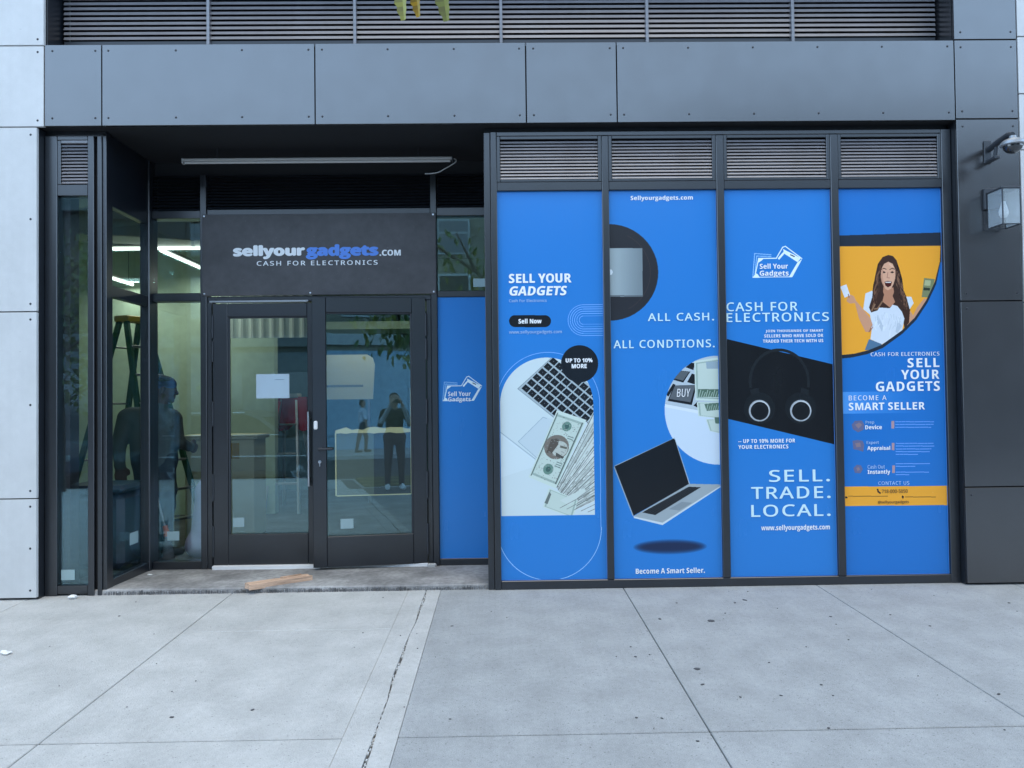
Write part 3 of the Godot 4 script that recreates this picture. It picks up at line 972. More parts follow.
func make_posters():
	var dots = 500.0
	var Z = -0.006
	var yb = 0.0685; var yt = 3.1315
	# ---- first: keyboard and banknotes
	var a = Art.new(-0.0115, yb, 0.8195, yt, dots, BLUE)
	var hair = Color(0.56, 0.74, 0.97)
	for r in [15.5, 13.3, 11.1, 8.9, 6.7, 4.2]:
		var k = r / 127.0
		var c = Vector2(0.6603, 2.1054)
		a.arc(c.x, c.y, k, k, PI * 0.5, PI * 1.5, 0.0035, hair)
		a.line([c.x, c.y + k, 0.8195, c.y + k], 0.0035, hair)
		a.line([c.x, c.y - k, 0.8195, c.y - k], 0.0035, hair)
	var ac = Vector2(0.3610, 1.4461)
	var R = 0.367
	var foot = Vector2(0.3441, 0.5716)
	var arch = a.ring(ac.x, ac.y, R, R, 0.0, PI, 40)
	arch.append(Vector2(ac.x - R, foot.y)); arch.append(Vector2(ac.x + R, foot.y))
	# thin outline round it
	var oc = Vector2(0.3712, 1.4460)
	var R2 = 0.408
	var low = Vector2(0.3821, 0.4733)
	a.arc(oc.x, oc.y, R2, R2, 0.0, PI, 0.004, hair)
	a.line([oc.x + R2, oc.y, low.x + R2 - 0.016, low.y], 0.004, hair)
	a.arc(low.x - 0.012, low.y, R2, R2, PI, TAU, 0.0045, Color(0.66, 0.82, 0.98))
	a.clip = arch
	a.fill(arch, Color(0.80, 0.855, 0.865))
	a.fill([-0.0481, 1.2560, 0.0219, 1.2081, 0.1849, 1.0650, 0.3014, 0.9696, -0.0527, 0.8570], Color(0.82, 0.875, 0.89))
	a.line([-0.0247, 1.2439, 0.2667, 1.0146], 0.006, Color(0.60, 0.69, 0.74))
	a.line([-0.0132, 1.2179, 0.2548, 1.0077], 0.004, Color(0.84, 0.90, 0.93))
	a.fill([0.1331, 1.1538, 0.3298, 1.3454, 0.4238, 1.3206, 0.3020, 1.0165, 0.2785, 1.0168], Color(0.765, 0.825, 0.845))
	a.line([0.2785, 1.0227, 0.1331, 1.1538, 0.3298, 1.3430, 0.3591, 1.3332], 0.004, Color(0.58, 0.67, 0.72))
	# keyboard well and keys
	a.fill([0.1323, 1.5715, 0.4067, 1.8161, 0.5121, 1.7440, 0.8043, 1.5164, 0.8004, 1.2453, 0.6713, 1.3058, 0.4239, 1.3324], Color(0.66, 0.72, 0.74))
	a.line([0.4216, 1.3348, 0.1346, 1.5691, 0.4043, 1.8114], 0.005, Color(0.52, 0.58, 0.60))
	for i in 13:
		for j in 6:
			var cx = 208.0 + i * 40.5 + j * 36.6
			var cy = 290.0 + i * 33.5 - j * 36.0
			if cx > 700 or cy > 540: continue
			var wide = 1.0
			var q = []
			for e in [[-1, -1], [1, -1], [1, 1], [-1, 1]]:
				var ux = 17.4 * e[0] * wide; var vv = 16.2 * e[1]
				q.append(ux * 1.0 + vv * 1.0 * 0.86 + cx); q.append(ux * 0.83 - vv * 0.86 + cy)
			a.fill(local_px(q, 495.0, 345.0, 6.68), Color(0.10, 0.11, 0.125))
			a.fill(local_px([cx - 3, cy - 2, cx + 2, cy - 4, cx + 4, cy, cx - 1, cy + 3], 495.0, 345.0, 6.68), Color(0.40, 0.42, 0.44))
	# banknotes: the fan first
	var fan = []
	for k in 19:
		var g = deg_to_rad(64.0 - k * 2.1 + 1.1 * sin(k * 2.7))
		var A = Vector2(556.5 + k * 0.9 + 0.5 * sin(k * 1.9), 487.0 + k * 1.35)
		fan.append([A, A + Vector2(cos(g), -sin(g)) * 95.0])
	for k in 18:
		var q = [fan[k][0].x, fan[k][0].y, fan[k][1].x, fan[k][1].y, fan[k + 1][1].x, fan[k + 1][1].y, fan[k + 1][0].x, fan[k + 1][0].y]
		a.fill(local_px(q, 0.0, 0.0, 1.0), [Color(0.80, 0.84, 0.82), Color(0.73, 0.77, 0.75), Color(0.84, 0.87, 0.85)][k % 3])
		var u = fan[k][0].lerp(fan[k + 1][0], 0.25); var w = fan[k][1].lerp(fan[k + 1][1], 0.25)
		a.line(local_px([u.x, u.y, w.x, w.y], 0.0, 0.0, 1.0), 0.006, [Color(0.38, 0.41, 0.39), Color(0.56, 0.59, 0.57), Color(0.46, 0.48, 0.46), Color(0.63, 0.66, 0.63)][k % 4])
		u = fan[k][0].lerp(fan[k + 1][0], 0.7); w = fan[k][1].lerp(fan[k + 1][1], 0.7)
		var fr = RandomNumberGenerator.new()
		fr.seed = 300 + k
		for s in 26:
			var f0 = fr.randf(); var tone = fr.randf_range(0.54, 0.84)
			var s0 = u.lerp(w, f0); var s1 = u.lerp(w, minf(f0 + fr.randf_range(0.01, 0.05), 1.0))
			a.line(local_px([s0.x, s0.y, s1.x, s1.y], 0.0, 0.0, 1.0), fr.randf_range(0.003, 0.008), Color(tone, tone * 1.04, tone))
	bill(a, [0.3214, 0.6384, 0.5560, 0.5490, 0.5972, 0.6894, 0.3705, 0.7865], false)
	a.fill([0.3332, 0.6701, 0.3732, 0.7567, 0.3875, 0.7371, 0.3573, 0.6601], Color(0.42, 0.46, 0.44))
	a.fill([0.4548, 0.6878, 0.6457, 0.7820, 0.6600, 0.7624, 0.5272, 0.6481], Color(0.80, 0.85, 0.82))
	for k in 5:
		a.line(local_px([560.0 + k * 7, 508.0 + k, 590.0 + k * 4, 492.0 + k * 3], 0.0, 0.0, 1.0), 0.004, Color(0.42, 0.45, 0.43))
	bill(a, [0.4415, 1.3979, 0.6729, 1.3164, 0.4255, 0.7818, 0.2113, 0.8748], true)
	a.clip = null
	var bc = Vector2(0.6247, 1.7606)
	a.dot(bc.x, bc.y, 0.147, 0.147, INK)
	a.fill(a.ring(pl_mid([0.1200, 2.1506, 0.1188, 2.0558]).x, pl_mid([0.1200, 2.1506, 0.1188, 2.0558]).y, 0.047, 0.047), INK)
	a.fill(a.ring(pl_mid([0.3567, 2.1482, 0.3555, 2.0533]).x, pl_mid([0.3567, 2.1482, 0.3555, 2.0533]).y, 0.047, 0.047), INK)
	a.fill([0.1200, 2.1491, 0.3567, 2.1482, 0.3555, 2.0533, 0.1188, 2.0551], INK)
	var t = sheet("window_poster", "blue poster with keyboard and banknotes in an arch, nearest the doors", -0.0115, yb, 0.8195, yt, Z, a, "blue window posters on the shopfront")
	words(t, "SELL YOUR", 0.0748, 2.4029, 0.5695, 2.4772, null, true, 0, 0.4)
	words(t, "GADGETS", 0.0736, 2.3029, 0.5246, 2.3780, null, true, 0, 0.4, 0.16)
	words(t, "Cash For Electronics", 0.0746, 2.2526, 0.3707, 2.2758, mats.pale_ink, false)
	words(t, "Sell Now", 0.1466, 2.0819, 0.3297, 2.1208, null, true, 0, 0.5)
	words(t, "www.sellyourgadgets.com", 0.0716, 1.9963, 0.4877, 2.0296, mats.pale_ink, false)
	words(t, "UP TO 10%", 0.5150, 1.7711, 0.7278, 1.8042, null, true, 0, 0.6)
	words(t, "MORE", 0.5617, 1.7251, 0.6822, 1.7593, null, true, 0, 0.6)
	# ---- second: laptop
	a = Art.new(0.8735, yb, 1.7275, yt, dots, BLUE)
	var cc = Vector2(0.8716, 2.4820)
	a.dot(cc.x, cc.y, 0.388, 0.384, Color(0.17, 0.175, 0.195))
	a.arc(cc.x, cc.y, 0.325, 0.325, -1.1, 1.1, 0.004, Color(0.26, 0.22, 0.22))
	a.fill([0.8387, 2.6745, 1.1362, 2.6718, 1.1326, 2.2867, 0.8331, 2.2897], Color(0.50, 0.55, 0.57))
	for k in 24:
		var f = k / 23.0
		var xa = 642.0 - 37.0 * f
		a.fill(local_px([605.0, 248.0, xa, 248.0, xa, 296.5, 605.0, 296.5], 0.0, 0.0, 1.0), Color(0.48, 0.53, 0.55).lerp(Color(0.61, 0.665, 0.68), minf(f * 1.6, 1.0)))
	a.line([0.8648, 2.2957, 1.1303, 2.2931], 0.008, Color(0.36, 0.39, 0.41))
	a.fill([0.8719, 2.5074, 0.8917, 2.5033, 0.8993, 2.4834, 0.8911, 2.4636, 0.8712, 2.4598], Color(0.86, 0.90, 0.92))
	var wc = Vector2(1.7177, 1.3823)
	var disc = a.ring(wc.x, wc.y, 0.425, 0.43, 0.0, TAU, 64)
	a.clip = disc
	a.fill(disc, Color(0.80, 0.86, 0.91))
	a.fill([1.2554, 1.4422, 1.7486, 1.3375, 1.7579, 1.8562, 1.2622, 1.8616], Color(0.72, 0.77, 0.80))
	a.fill([1.2920, 1.4109, 1.7730, 1.3126, 1.7734, 1.3372, 1.2924, 1.4356], Color(0.86, 0.90, 0.93))
	for q in [[1.3635, 1.6259, 1.4081, 1.6994, 1.5008, 1.6885, 1.4436, 1.6027], [1.4642, 1.7235, 1.5082, 1.7600, 1.5391, 1.7535, 1.5258, 1.7005], [1.3060, 1.5093, 1.3630, 1.5950, 1.3814, 1.5862, 1.3242, 1.4931], [1.3175, 1.4599, 1.3715, 1.5826, 1.5497, 1.5805, 1.5087, 1.4243], [1.4746, 1.6060, 1.5129, 1.6735, 1.5561, 1.6607, 1.5362, 1.5868], [1.5210, 1.4205, 1.5525, 1.4509, 1.5894, 1.4381, 1.5701, 1.3952]]:
		a.fill(q, Color(0.10, 0.11, 0.13))
	a.fill([1.3699, 1.6381, 1.4105, 1.6969, 1.4921, 1.6861, 1.4414, 1.6175], Color(0.36, 0.385, 0.40))
	a.fill([1.3301, 1.4758, 1.3789, 1.5813, 1.5373, 1.5769, 1.4979, 1.4466], Color(0.37, 0.395, 0.415))
	bill(a, [1.5342, 1.7716, 1.7928, 1.8083, 1.8100, 1.4443, 1.5368, 1.4634], false)
	bill(a, [1.5484, 1.4475, 1.8100, 1.4443, 1.8075, 1.3023, 1.5584, 1.3369], false)
	bill(a, [1.6174, 1.3125, 1.8076, 1.3102, 1.8210, 1.1759, 1.6475, 1.2176], false)
	a.fill([1.5604, 1.5495, 1.7524, 1.5472, 1.7513, 1.4855, 1.5593, 1.4878], Color(0.34, 0.44, 0.38))
	a.fill([1.6079, 1.4317, 1.7505, 1.4423, 1.7495, 1.3868, 1.6255, 1.3760], Color(0.36, 0.46, 0.40))
	a.fill([1.6865, 1.3260, 1.7484, 1.3252, 1.7475, 1.2759, 1.6918, 1.2766], Color(0.36, 0.46, 0.40))
	for k in 9:
		a.line(local_px([252.0 + k * 15, 296.0, 262.0 + k * 15, 256.0 + (k % 3) * 8], 660.0, 350.0, 6.4), 0.006, Color(0.66, 0.74, 0.68))
		if k < 7: a.line(local_px([300.0 + k * 14, 384.0, 308.0 + k * 14, 350.0 + (k % 2) * 8], 660.0, 350.0, 6.4), 0.005, Color(0.64, 0.72, 0.66))
	a.fill([1.6260, 1.7649, 1.7563, 1.7696, 1.7553, 1.7103, 1.6313, 1.7092], Color(0.60, 0.68, 0.72))
	a.clip = null
	# the laptop
	a.line([0.8948, 0.9516, 1.3658, 1.1624, 1.4788, 0.8016], 0.010, Color(0.66, 0.72, 0.76))
	a.fill([0.8908, 0.9490, 1.3591, 1.1625, 1.3696, 1.1543, 1.4761, 0.8016, 1.0329, 0.5596], Color(0.07, 0.085, 0.105))
	a.line([0.8880, 0.9424, 1.0289, 0.5623], 0.008, Color(0.62, 0.68, 0.72))
	a.fill([1.0328, 0.5556, 1.4762, 0.8043, 1.7409, 0.7954, 1.2612, 0.4914], Color(0.62, 0.67, 0.69))
	a.fill([1.0328, 0.5556, 1.2614, 0.5020, 1.7409, 0.7954, 1.7408, 0.7847, 1.2611, 0.4834, 1.0353, 0.5423], Color(0.80, 0.85, 0.87))
	a.fill([1.1026, 0.5851, 1.4731, 0.7817, 1.5693, 0.7764, 1.2050, 0.5624], Color(0.11, 0.125, 0.14))
	for k in 5:
		a.line(local_px([228.0 + k * 15, 489.0 + k * 3.2, 494.0 + k * 15, 338.0], 606.0, 430.0, 5.91), 0.002, Color(0.24, 0.27, 0.29))
	a.fill([1.3125, 0.6073, 1.4150, 0.6643, 1.5004, 0.6551, 1.3951, 0.5956], Color(0.53, 0.58, 0.60))
	var sc = Vector2(1.3184, 0.3126)
	for k in 14:
		var f = 1.0 - k / 14.0
		a.dot(sc.x, sc.y, 0.20 + 0.10 * f, 0.018 + 0.045 * f, BLUE.lerp(Color(0.10, 0.17, 0.30), 1.0 - f * f))
	t = sheet("window_poster", "blue poster with open black-screened laptop and white disc", 0.8735, yb, 1.7275, yt, Z, a, "blue window posters on the shopfront")
	words(t, "Sellyourgadgets.com", 1.0486, 3.0441, 1.5437, 3.0896)
	words(t, "ALL CASH.", 1.1706, 2.0907, 1.6963, 2.1535, mats.cyan_ink, false, 5, 0.45)
	words(t, "ALL CONDTIONS.", 0.8952, 1.8778, 1.6975, 1.9420, mats.cyan_ink, false, 5, 0.45)
	words(t, "BUY", 1.3903, 1.4892, 1.4918, 1.5534, null, false, 2, 0.0, 0.1)
	words(t, "Become A Smart Seller.", 1.0440, 0.1040, 1.5883, 0.1463)
	# ---- third: headphones
	a = Art.new(1.7885, yb, 2.6385, yt, dots, BLUE)
	var lp = Vector2([2.0117, 2.6777][0], [2.0117, 2.6777][1])
	logo(a, lp.x, lp.y, 1.0 / 12.8 / 127.1)
	var dark = [1.7853, 1.9462, 2.6569, 1.7289, 2.6437, 1.0977, 1.7799, 1.3154]
	a.fill(dark, Color(0.075, 0.09, 0.105))
	var hb = Color(0.12, 0.14, 0.155)
	var hc = Vector2([2.2073, 1.6024][0], [2.2073, 1.6024][1])
	a.arc(hc.x, hc.y, 0.232, 0.25, -0.15, PI + 0.15, 0.022, hb)
	for e in [[2.0447, 1.3736], [2.3730, 1.3696]]:
		a.dot(e[0], e[1] + 0.02, 0.125, 0.125, Color(0.10, 0.118, 0.135))
		a.dot(e[0], e[1], 0.085, 0.085, Color(0.66, 0.69, 0.71))
		a.dot(e[0] + 0.004, e[1] + 0.003, 0.074, 0.074, Color(0.82, 0.84, 0.85))
		a.dot(e[0] + 0.002, e[1] - 0.002, 0.072, 0.072, Color(0.085, 0.10, 0.115))
		a.arc(e[0], e[1], 0.05, 0.05, 0.8, 3.0, 0.006, hb)
	a.fill([1.9741, 1.5400, 2.0398, 1.5570, 2.0474, 1.5155, 1.9828, 1.4985], hb)
	a.fill([2.3790, 1.5530, 2.4441, 1.5309, 2.4350, 1.4931, 2.3758, 1.5116], hb)
	t = sheet("window_poster", "blue poster with black slanted band and headphones", 1.7885, yb, 2.6385, yt, Z, a, "blue window posters on the shopfront")
	words(t, "Sell Your", 2.0679, 2.4976, 2.2922, 2.5392)
	words(t, "Gadgets", 2.0667, 2.4298, 2.2972, 2.4845)
	words(t, "CASH FOR", 1.7966, 2.1625, 2.3625, 2.2330, mats.cyan_ink, false, 5, 0.45)
	words(t, "ELECTRONICS", 1.7951, 2.0775, 2.6119, 2.1481, mats.cyan_ink, false, 5, 0.45)
	words(t, "JOIN THOUSANDS OF SMART", 2.1040, 1.9875, 2.5640, 2.0127, null, true, 2)
	words(t, "SELLERS WHO HAVE SOLD OR", 2.0932, 1.9513, 2.5632, 1.9765, null, true, 2)
	words(t, "TRADED THEIR TECH WITH US", 2.0823, 1.9101, 2.5624, 1.9352, null, true, 2)
	words(t, "-- UP TO 10% MORE FOR", 1.8716, 1.1189, 2.3230, 1.1496, null, true, 2)
	words(t, "YOUR ELECTRONICS", 1.8708, 1.0721, 2.2674, 1.1028, null, true, 2)
	words(t, "SELL.", 2.1099, 0.8078, 2.5930, 0.9037, mats.cyan_ink, false, 4, 0.45)
	words(t, "TRADE.", 1.9654, 0.6758, 2.5956, 0.7715, mats.cyan_ink, false, 4, 0.45)
	words(t, "LOCAL.", 1.9628, 0.5349, 2.5927, 0.6306, mats.cyan_ink, false, 4, 0.45)
	words(t, "www.sellyourgadgets.com", 2.0405, 0.4175, 2.5844, 0.4706)
	# ---- fourth: cheering woman on amber
	a = Art.new(2.7005, yb, 3.5285, yt, dots, Color(0.13, 0.45, 0.76))
	a.fill([2.6323, 2.7571, 3.5951, 2.7773, 3.5893, 2.5374, 3.5170, 2.5381, 3.4775, 2.3628, 3.4051, 2.2160, 3.3097, 2.0776, 3.1992, 1.9713, 3.0367, 1.8579, 2.9158, 1.8116, 2.7875, 1.7852, 2.6117, 1.7713], Color(0.14, 0.18, 0.23))
	var amber = [2.6969, 2.6711, 3.5202, 2.6692, 3.5115, 2.5422, 3.4676, 2.3829, 3.3951, 2.2360, 3.2998, 2.0984, 3.1942, 1.9968, 3.0317, 1.8849, 2.9245, 1.8432, 2.8121, 1.8167, 2.6786, 1.8039]
	a.clip = a.pts(amber)
	a.fill(amber, Color(0.96, 0.66, 0.20))
	woman(a)
	a.clip = null
	for k in 40:
		var f = k / 39.0
		var x = lerpf(2.7005, 3.36, f)
		a.fill([x, [2.7621, 1.3418][1], x + 0.02, [2.7621, 1.3418][1], x + 0.02, [2.7657, 1.5128][1], x, [2.7657, 1.5128][1]], Color(0.13, 0.45, 0.76).lerp(Color(0.33, 0.62, 0.92), (1.0 - f) * (1.0 - f * 0.4)))
	var grey = Color(0.40, 0.42, 0.56)
	for q in [[2.7761, 1.2532, 2.8037, 1.2836, 2.8577, 1.2856, 2.8772, 1.2519, 2.8696, 1.2119, 2.8260, 1.1924, 2.7861, 1.2170], [2.7801, 1.1261, 2.8207, 1.1323, 2.8609, 1.1251, 2.8737, 1.0915, 2.8631, 1.0382, 2.8257, 1.0521, 2.7854, 1.0593], [2.7822, 0.9097, 2.8097, 0.9361, 2.8432, 0.9316, 2.8574, 0.9007, 2.8378, 0.8690, 2.7948, 0.8722]]:
		a.fill(q, grey)
	for q in [[2.8030, 1.2529, 2.8371, 1.2698, 2.8596, 1.2522, 2.8293, 1.2218], [2.7999, 1.1058, 2.8404, 1.1120, 2.8464, 1.0785, 2.8100, 1.0750], [2.8064, 0.9094, 2.8255, 0.9185, 2.8358, 0.8984, 2.8153, 0.8853]]:
		a.fill(q, Color(0.55, 0.48, 0.52))
	for q in [[3.0937, 1.2800, 3.1166, 1.2797, 3.1153, 1.2195, 3.0923, 1.2198], [3.0925, 1.1061, 3.1140, 1.1058, 3.1127, 1.0483, 3.0912, 1.0486], [3.0925, 0.9283, 3.1141, 0.9280, 3.1127, 0.8680, 3.0911, 0.8682]]:
		a.fill(q, Color(0.70, 0.58, 0.60))
	for l in [[187, 390, 615], [203, 390, 612], [220, 390, 600], [315, 393, 612], [331, 393, 620], [348, 393, 600], [364, 393, 590], [380, 393, 520], [435, 393, 592], [451, 393, 508], [485, 393, 585], [500, 393, 468]]:
		var x = float(l[1])
		var rr = RandomNumberGenerator.new()
		rr.seed = l[0]
		while x < l[2]:
			var wl = rr.randf_range(9.0, 26.0)
			a.line(local_px([x, l[0], minf(x + wl, l[2]), l[0]], 830.0, 390.0, 5.91), 0.006, Color(0.46, 0.64, 0.92))
			x += wl + 5.0
	a.fill([2.6715, 0.7659, 3.5609, 0.7604, 3.5572, 0.6082, 2.6682, 0.6127], Color(0.95, 0.66, 0.20))
	for l in [[628, 112, 345], [632, 448, 625]]:
		var x = float(l[1])
		var rr = RandomNumberGenerator.new()
		rr.seed = l[0]
		while x < l[2]:
			var wl = rr.randf_range(10.0, 30.0)
			a.line(local_px([x, l[0], minf(x + wl, l[2]), l[0]], 830.0, 390.0, 5.91), 0.008, Color(0.66, 0.47, 0.15))
			x += wl + 4.0
	a.fill([2.7128, 0.6867, 2.7303, 0.6864, 2.7300, 0.6731, 2.7125, 0.6734], INK)
	a.fill([3.1680, 0.6910, 3.1812, 0.6802, 3.1727, 0.6603, 3.1623, 0.6778], INK)
	a.line([2.9724, 0.7391, 2.9760, 0.7230, 2.9906, 0.7108], 0.012, INK)
	t = sheet("window_poster", "blue poster with cheering woman on amber, nearest the wall lantern", 2.7005, yb, 3.5285, yt, Z, a, "blue window posters on the shopfront")
	words(t, "CASH FOR ELECTRONICS", 2.9397, 1.7937, 3.4883, 1.8234, null, false, 4)
	words(t, "SELL", 3.2319, 1.7009, 3.4867, 1.7753, null, true, 3)
	words(t, "YOUR", 3.1792, 1.6083, 3.4844, 1.6826, null, true, 3)
	words(t, "GADGETS", 2.9751, 1.5128, 3.4859, 1.5908, null, true, 3)
	words(t, "BECOME A", 2.7564, 1.4457, 3.0573, 1.4832, null, false, 8)
	words(t, "SMART SELLER", 2.7550, 1.3662, 3.3625, 1.4265, null, true, 1)
	words(t, "Prep", 2.8870, 1.2527, 2.9544, 1.2822, mats.pale_ink, false)
	words(t, "Device", 2.8835, 1.2149, 3.0156, 1.2484)
	words(t, "Expert", 2.8915, 1.0920, 2.9886, 1.1214, mats.pale_ink, false)
	words(t, "Appraisal", 2.8960, 1.0406, 3.0779, 1.0820)
	words(t, "Cash Out", 2.8955, 0.9033, 3.0316, 0.9340, mats.pale_ink, false)
	words(t, "Instantly", 2.8945, 0.8523, 3.0737, 0.8950)
	words(t, "CONTACT US", 2.9775, 0.7733, 3.2241, 0.8014, mats.pale_ink, false, 4)
	words(t, "718-000-5050", 3.0044, 0.7092, 3.2091, 0.7372, mats.amber_dark_ink, false)
	words(t, "@sellyourgadgets", 2.9715, 0.6214, 3.2179, 0.6507, mats.amber_dark_ink, false)
	# ---- narrow blue sheet beside the door
	a = Art.new(-0.555, 0.0825, -0.1165, 2.4075, 420.0, BLUE)
	lp = Vector2([-0.5177, 1.6990][0], [-0.5177, 1.6990][1])
	logo(a, lp.x, lp.y, 0.78 / 12.8 / 112.0)
	t = sheet("window_poster", "narrow plain blue poster with small white emblem between door and post", -0.555, 0.0825, -0.1165, 2.4075, -0.815, a, "blue window posters on the shopfront")
	words(t, "Sell Your", -0.4691, 1.5215, -0.2685, 1.5633, null, true, 0, 0.0, 0.0, -0.8145)
	words(t, "Gadgets", -0.4697, 1.4636, -0.2677, 1.5131, null, true, 0, 0.0, 0.0, -0.8145)
	# ---- sign board over the doors
	var sign_ = thing("shop_sign", "dark grey sign board with white and blue lettering above the doors", "sign")
	var board = textured("sign_board_paint", grain_image(256, 61, lin(0.078, 0.075, 0.078), 0.04, 0.08, 0.0, 40, 1.2), 0.9, 0.55, 0.4)
	bx("board", -2.634, 2.434, -0.805, -0.562, 3.159, -0.783, board, sign_, 0.003)
	for p in [[-2.615, 3.142], [-0.585, 3.142], [-2.615, 2.452], [-0.585, 2.452], [-1.68, 2.452]]:
		var b = Mb.new()
		b.lathe([Vector2(0.009, 0.0), Vector2(0.008, 0.003), Vector2(0.0, 0.004)], Vector3(p[0], p[1], -0.783), Vector3(0, 0, 1), 10)
		put("screw", b.mesh(), mats.steel, sign_)
	words(sign_, "sellyour", -2.3598, 2.7573, -1.7248, 2.8821, null, true, -2, 1.1, 0.0, -0.7828)
	words(sign_, "gadgets", -1.7167, 2.7512, -1.0718, 2.8844, mats.blue_ink, true, -2, 1.1, 0.0, -0.7828)
	words(sign_, ".COM", -1.0638, 2.7772, -0.8746, 2.8315, null, true, 0, 0.5, 0.0, -0.7828)
	words(sign_, "CASH FOR ELECTRONICS", -2.1506, 2.6990, -1.0808, 2.7397, null, false, 9, 0.5, 0.0, -0.7828)

func pl_mid(f: Array) -> Vector2:
	return Vector2((f[0] + f[2]) * 0.5, (f[1] + f[3]) * 0.5)

# artwork drawn on a small grid (128 units to about a metre), laid on the shopfront's sheets
func local_px(q: Array, ox: float, oy: float, s: float) -> Array:
	var o = []
	for k in range(0, q.size(), 2):
		var x = ox + q[k] / s; var y = oy + q[k + 1] / s
		var g = LAY
		var w = g[6] * x + g[7] * y + 1.0
		o.append((g[0] * x + g[1] * y + g[2]) / w); o.append((g[3] * x + g[4] * y + g[5]) / w)
	return o

func woman(a: Art):
	var skin = Color(0.82, 0.60, 0.47); var hair = Color(0.25, 0.16, 0.125); var hair2 = Color(0.40, 0.27, 0.20); var shirt = Color(0.84, 0.87, 0.90)
	a.fill([3.0991, 2.5999, 3.0528, 2.5831, 3.0172, 2.5297, 2.9958, 2.4442, 2.9734, 2.3645, 2.9625, 2.2847, 2.9337, 2.2279, 2.9205, 2.1482, 2.9590, 2.1250, 3.0379, 2.1698, 3.1410, 2.1688, 3.1973, 2.1226, 3.2155, 2.0140, 3.2531, 2.0535, 3.2646, 2.1561, 3.2438, 2.2476, 3.2155, 2.3164, 3.2061, 2.4079, 3.1850, 2.4881, 3.1636, 2.5569, 3.1368, 2.5892], hair)
	a.fill([3.0531, 2.3409, 3.1334, 2.3401, 3.1481, 2.2257, 3.1012, 2.1806, 3.0449, 2.2268], Color(0.74, 0.52, 0.40))
	a.fill([2.9088, 2.2943, 2.9632, 2.3166, 3.0037, 2.1816, 3.1010, 2.1749, 3.1246, 2.2032, 3.1986, 2.1796, 3.2350, 2.2648, 3.2752, 2.2644, 3.2935, 2.2129, 3.2460, 2.1449, 3.2226, 2.1223, 3.1942, 1.9858, 3.0316, 1.8873, 2.9409, 1.9293, 2.9569, 2.0339, 2.9406, 2.1252, 2.8889, 2.1691], shirt)
	a.fill([3.0025, 2.1246, 3.0463, 2.0329, 3.0338, 1.9875, 2.9900, 2.0791], Color(0.74, 0.78, 0.82))
	a.fill([3.1619, 2.0773, 3.1952, 2.0314, 3.1596, 1.9748, 3.1426, 1.9863], Color(0.74, 0.78, 0.82))
	a.fill([2.8866, 2.1691, 2.9446, 2.0967, 2.9638, 2.0338, 2.9250, 1.9864, 2.9021, 1.9889, 2.8529, 2.0942, 2.8235, 2.2176, 2.7811, 2.2158, 2.7552, 2.2354, 2.7674, 2.2695, 2.7906, 2.2864, 2.8167, 2.2725, 2.8330, 2.2347, 2.8576, 2.2059], skin)
	a.fill([2.9250, 1.9864, 2.9572, 2.0453, 2.9636, 2.0224, 2.9376, 1.9863], Color(0.66, 0.44, 0.33))
	a.fill([2.7072, 2.3500, 2.7580, 2.3689, 2.7859, 2.2807, 2.7420, 2.2618], Color(0.88, 0.90, 0.93))
	a.line([2.7712, 2.2889, 2.7764, 2.2637], 0.006, Color(0.5, 0.32, 0.26))
	a.fill([3.2557, 2.1676, 3.2867, 2.1159, 3.3191, 2.1783, 3.3545, 2.2214, 3.3817, 2.2519, 3.4123, 2.2345, 3.3941, 2.1947, 3.3464, 2.1210, 3.2815, 2.0418, 3.2176, 2.0083, 3.2307, 2.0766], skin)
	a.fill([3.3820, 2.4130, 3.4680, 2.4031, 3.4452, 2.3141, 3.4048, 2.2574, 3.3589, 2.2601], Color(0.50, 0.53, 0.38))
	a.fill([3.3897, 2.3970, 3.4355, 2.3919, 3.4299, 2.3508, 3.3817, 2.3536], Color(0.70, 0.72, 0.55))
	a.fill([3.3768, 2.3377, 3.4295, 2.3314, 3.4244, 2.3120, 3.3739, 2.3148], Color(0.20, 0.23, 0.18))
	a.fill([2.9295, 1.9317, 3.0316, 1.8896, 2.9962, 1.8422, 2.8932, 1.8433], Color(0.33, 0.47, 0.58))
	# face
	a.fill([3.0979, 2.5461, 3.0631, 2.5293, 3.0391, 2.4838, 3.0342, 2.4187, 3.0481, 2.3695, 3.0667, 2.3316, 3.0893, 2.3177, 3.1160, 2.3311, 3.1364, 2.3686, 3.1513, 2.4176, 3.1527, 2.4827, 3.1320, 2.5286], Color(0.86, 0.66, 0.54))
	a.fill([3.0348, 2.4438, 3.0539, 2.3751, 3.0667, 2.3316, 3.0577, 2.3408, 3.0382, 2.3924], Color(0.74, 0.53, 0.43))
	a.fill([3.0633, 2.3864, 3.0910, 2.3930, 3.1230, 2.3859, 3.1154, 2.3539, 3.0898, 2.3405, 3.0696, 2.3567], Color(0.30, 0.10, 0.09))
	a.fill([3.0679, 2.3864, 3.1184, 2.3859, 3.1136, 2.3768, 3.0723, 2.3772], Color(0.92, 0.90, 0.88))
	for x in [343.0, 402.0]:
		a.fill(local_px([x - 15, 225, x, 216, x + 15, 225, x, 231], 835.0, 240.0, 6.98), Color(0.16, 0.11, 0.10))
		a.line(local_px([x - 17, 205, x, 196, x + 16, 203], 835.0, 240.0, 6.98), 0.006, Color(0.24, 0.15, 0.12))
	a.line([3.0925, 2.4604, 3.0847, 2.4182, 3.1053, 2.4157], 0.005, Color(0.68, 0.46, 0.38))
